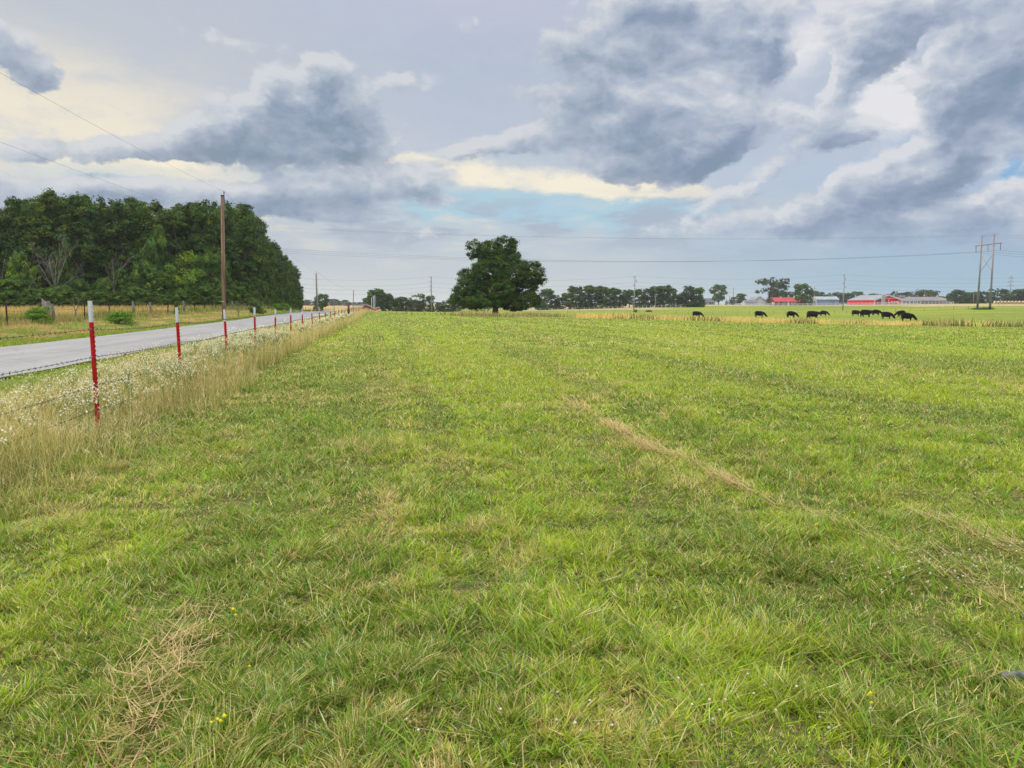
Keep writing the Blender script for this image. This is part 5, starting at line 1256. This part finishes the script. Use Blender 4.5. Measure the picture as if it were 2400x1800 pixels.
# shorter yellowish grass behind them, up to the road
for (s0, s1, dens, segs, ws) in [(2, 14, 900, 2, 1.8), (14, 30, 330, 1, 3.2), (30, 70, 90, 1, 6.5), (70, 160, 22, 1, 12)]:
    n = int((s1 - s0) * 3.2 * dens); s = s0 + (s1 - s0) * rng.random(n); t = 4.5 + 3.35 * rng.random(n); x, y = XY(s, t)
    a = fbm(x * .8, y * .8, 3); ye = smooth(t, 6.9, 5.6) * smooth(a, .35, .6)
    C = np.where((rng.random(n) < ye)[:, None], WH[rng.choice([0, 1, 3, 2], n)], PAL[rng.choice([0, 1, 3, 2], n)]) * (.7 + .5 * rng.random(n))[:, None]
    weeds.add(blades(x, y, (.05 + .09 * a + .07 * ye * rng.random(n)) * (1 - .5 * smooth(t, 7.2, 7.8)), (.003 + .003 * rng.random(n)) * ws, .2 + .8 * rng.random(n), .3 + .6 * rng.random(n), C, segs))
w_o = weeds.build('tall_dry_grass', M_GRASS); tag(w_o, 'waist high golden dry grass and weeds growing along the red post fence', 'tall grass', kind='stuff')
# fleabane: branching stems with clusters of white heads
fs = []; ft = []
n = 420; s = 4 + 9 * rng.random(n); t = 2.7 + 1.7 * rng.random(n); fs.append(s); ft.append(t)
n = 560; s = 9 + 14 * rng.random(n) ** .9; t = 2.85 + 1.3 * rng.random(n); fs.append(s); ft.append(t)
n = 260; s = 22 + 45 * rng.random(n); t = 3.0 + 1.4 * rng.random(n); fs.append(s); ft.append(t)
s = np.concatenate(fs); t = np.concatenate(ft); x, y = XY(s, t); n = len(x)
H = (.46 + .14 * smooth(s, 9, 16) + .28 * rng.random(n)) * (.85 + .3 * fbm(x, y, 2)); H[:12] = .85
flowers.add(blades(x, y, H, .003 * np.maximum(1, s / 8), .12 * rng.random(n), .1 * rng.random(n), np.tile(np.array([.17, .24, .07]), (n, 1)) * (.8 + .4 * rng.random(n))[:, None], 2, tipfrac=.6))
k = 9; bx = np.repeat(x, k) + rng.normal(0, .045, n * k); by = np.repeat(y, k) + rng.normal(0, .045, n * k); bz = np.repeat(ground(x, y) + H, k) - .09 * rng.random(n * k); sb = np.repeat(s, k)
flowers.add(blades(np.repeat(x, k), np.repeat(y, k), bz - np.repeat(ground(x, y) + H * .72, k), .0022 * np.maximum(1, sb / 8), .45 * np.ones(n * k), 0 * bx, np.tile(np.array([.17, .24, .07]), (n * k, 1)), 1, tipfrac=.8, z0=np.repeat(ground(x, y) + H * .72, k)))
ang = np.arange(6) * math.pi / 3
nb = n * k; r_ = (.0060 + .0035 * rng.random(nb)) * np.maximum(1, sb / 14)
tilt = rng.normal(0, .5, (nb, 2))
V = np.zeros((nb, 7, 3)); V[:, 0] = np.stack([bx, by, bz + r_ * .5], -1)
for i, a in enumerate(ang):
    ox, oy = np.cos(a) * r_, np.sin(a) * r_
    V[:, i + 1] = np.stack([bx + ox, by + oy, bz + ox * tilt[:, 0] + oy * tilt[:, 1]], -1)
F = np.array([(0, i + 1, (i + 1) % 6 + 1) for i in range(6)])
C = np.tile(np.array([.72, .71, .60]), (nb * 7, 1)); C[::7] = (.75, .68, .30)
flowers.add((V.reshape(-1, 3), (F[None] + (np.arange(nb) * 7)[:, None, None]).reshape(-1, 3), C))
f_o = flowers.build('white_wildflowers', M_GRASS); tag(f_o, 'clusters of tiny white daisy flowers on thin stems among the fence weeds', 'wildflowers', kind='stuff')

# ------------------------------------------------------------------ far side of the road
vg = Pile()
for (s0, s1, dens, ws) in [(20, 45, 150, 4.5), (45, 90, 45, 8), (90, 200, 12, 15)]:
    n = int((s1 - s0) * 6.5 * dens); s = s0 + (s1 - s0) * rng.random(n); t = 13.35 + 6.4 * rng.random(n); x, y = XY(s, t)
    hayf = smooth(fbm(s * .45 + 3, t * 1.5, 4), .42, .6) * smooth(t, 14.6, 15.6)
    C = np.where((rng.random(n) < hayf * .85)[:, None], np.array([.50, .33, .12]), PAL[rng.choice([1, 3, 2], n)]) * (.7 + .5 * rng.random(n))[:, None]
    vg.add(blades(x, y, (.06 + .07 * rng.random(n)), (.004 + .002 * rng.random(n)) * ws, .3 + 1.2 * rng.random(n), .4 * rng.random(n), C, 1))
v_o = vg.build('verge_grass', M_GRASS); tag(v_o, 'mown verge with drying orange brown cuttings across the road', 'verge grass', kind='stuff')
ob = Pile()   # green weeds round the old fence, tan hay beyond it
for (s0, s1, dens, ws) in [(26, 60, 55, 6), (60, 120, 24, 10), (120, 230, 8, 18)]:
    n = int((s1 - s0) * 4.5 * dens); s = s0 + (s1 - s0) * rng.random(n); t = 18.2 + 4.5 * rng.random(n); x, y = XY(s, t)
    e = 19.0 + .8 * (fbm(s * .3, s * 0 + 4, 3) - .5) * 2; k = t > e; s, t, x, y = s[k], t[k], x[k], y[k]; n = len(x)
    a = smooth(fbm(s * .22, t * .3 + 9, 3), .3, .65)
    C = np.where((rng.random(n) < .35 + .5 * a)[:, None], PAL[rng.choice([1, 3, 4, 0], n, p=[.4, .3, .2, .1])] * .85, np.array([.40, .31, .13])) * (.7 + .5 * rng.random(n))[:, None]
    ob.add(blades(x, y, (.28 + .5 * a) * (.5 + .7 * rng.random(n)), (.006 + .003 * rng.random(n)) * ws * .6, .1 + .3 * rng.random(n), .3 * rng.random(n), C, 2))
for (s0, s1, t1, dens, ws) in [(28, 75, 70, 10, 9), (70, 130, 110, 4.5, 14), (130, 260, 34, 2.5, 20)]:
    n = int((s1 - s0) * (t1 - 21) * dens); s = s0 + (s1 - s0) * rng.random(n); t = 21.5 + (t1 - 21.5) * rng.random(n); x, y = XY(s, t)
    k = (x / np.maximum(y, 1) > -.85); x, y, s, t = x[k], y[k], s[k], t[k]; n = len(x)
    a = fbm(x * .15, y * .15, 3)
    C = np.array([.56, .41, .16]) * (.7 + .5 * rng.random(n))[:, None] * (1 - .18 * a)[:, None]
    C = np.where((rng.random(n) < .12)[:, None], PAL[3], C)
    ob.add(blades(x, y, (.45 + .3 * a) * (.5 + .6 * rng.random(n)), (.006 + .003 * rng.random(n)) * ws * .6, .1 + .3 * rng.random(n), .3 * rng.random(n), C, 2))
t_o = ob.build('tan_field_grass', M_GRASS); tag(t_o, 'tall tan grass and weeds round the old fence below the wood', 'tall grass', kind='stuff')

# ------------------------------------------------------------------ tan strip across the meadow and round the oak
st_ = Pile()
def across(path, depth, dens, h0, ws, cols, hv=.5, gap=0.0):
    P = [np.array(hit(*p)) for p in path]
    for a, b in zip(P[:-1], P[1:]):
        L = np.linalg.norm(b - a); n = int(L * depth * dens); q = rng.random(n); d = (b - a) / L; nn = np.array([-d[1], d[0]])
        off = rng.random(n) * depth
        x = a[0] + (b[0] - a[0]) * q + nn[0] * off * np.sign(nn[1]); y = a[1] + (b[1] - a[1]) * q + nn[1] * off * np.sign(nn[1])
        g = fbm(x * .12, y * .12 + 5, 3)
        k = rng.random(n) < smooth(g + .15, gap, gap + .25) if gap > 0 else np.ones(n, bool); x, y, g = x[k], y[k], g[k]; n = len(x)
        C = np.array(cols)[rng.choice(len(cols), n)] * (.75 + .45 * rng.random(n))[:, None]
        gr = (rng.random(n) < .25 * smooth(fbm(x * .3, y * .3, 2), .45, .6) * 2)[:, None]
        C = np.where(gr, np.array([.13, .17, .05]), C)
        st_.add(blades(x, y, h0 * (1 - hv + 2 * hv * rng.random(n)) * (.7 + .6 * g), (.005 + .004 * rng.random(n)) * ws, .05 + .25 * rng.random(n), .2 * rng.random(n), C, 1, tipfrac=.3))
TAN = [(.80, .58, .20), (.86, .66, .26), (.70, .55, .18)]
across([(1420,747.5),(1600,751),(1800,757),(1950,760),(2150,764),(2300,766),(2480,769)], 6.0, 22, .62, 15, TAN)
across([(1300,742),(1420,746)], 4.5, 12, .45, 13, TAN + [(.2, .24, .07)])
across([(2150,764),(2300,766.5),(2480,770)], 4, 4, .9, 16, [(.15, .2, .06), (.3, .27, .1)])
across([(1050,741),(1130,743.5),(1170,744)], 5, 9, .62, 13, [(.42, .28, .15), (.38, .29, .14), (.30, .24, .10)])
across([(1170,744),(1250,744.5),(1330,743)], 5, 9, .5, 13, [(.46, .35, .16), (.34, .32, .12)])
across([(900,737),(1000,738),(1060,740)], 3, 5, .4, 14, [(.3, .3, .1), (.42, .34, .16)])
s_o = st_.build('dry_grass_strip', M_GRASS); tag(s_o, 'golden uncut grass strip crossing the meadow in front of the cattle and oak', 'tall grass', kind='stuff')
# ------------------------------------------------------------------ air: far trees fade a little towards the sky
hz = MB().box((0, 0, 13), (15000, 15000, 38)).build('haze', None)
hz.data.materials.clear(); hm = bpy.data.materials.new('air'); hm.use_nodes = True; t = NT(hm.node_tree); t.nt.nodes.clear()
pv = t.n('ShaderNodeVolumePrincipled'); pv.inputs['Color'].default_value = (.82, .88, .95, 1); pv.inputs['Density'].default_value = .00016; pv.inputs['Anisotropy'].default_value = .2
o_ = t.n('ShaderNodeOutputMaterial'); t.put(o_.inputs['Volume'], pv.outputs[0]); hz.data.materials.append(hm)
tag(hz, 'thin pale summer haze over the far fields', 'haze', kind='stuff')
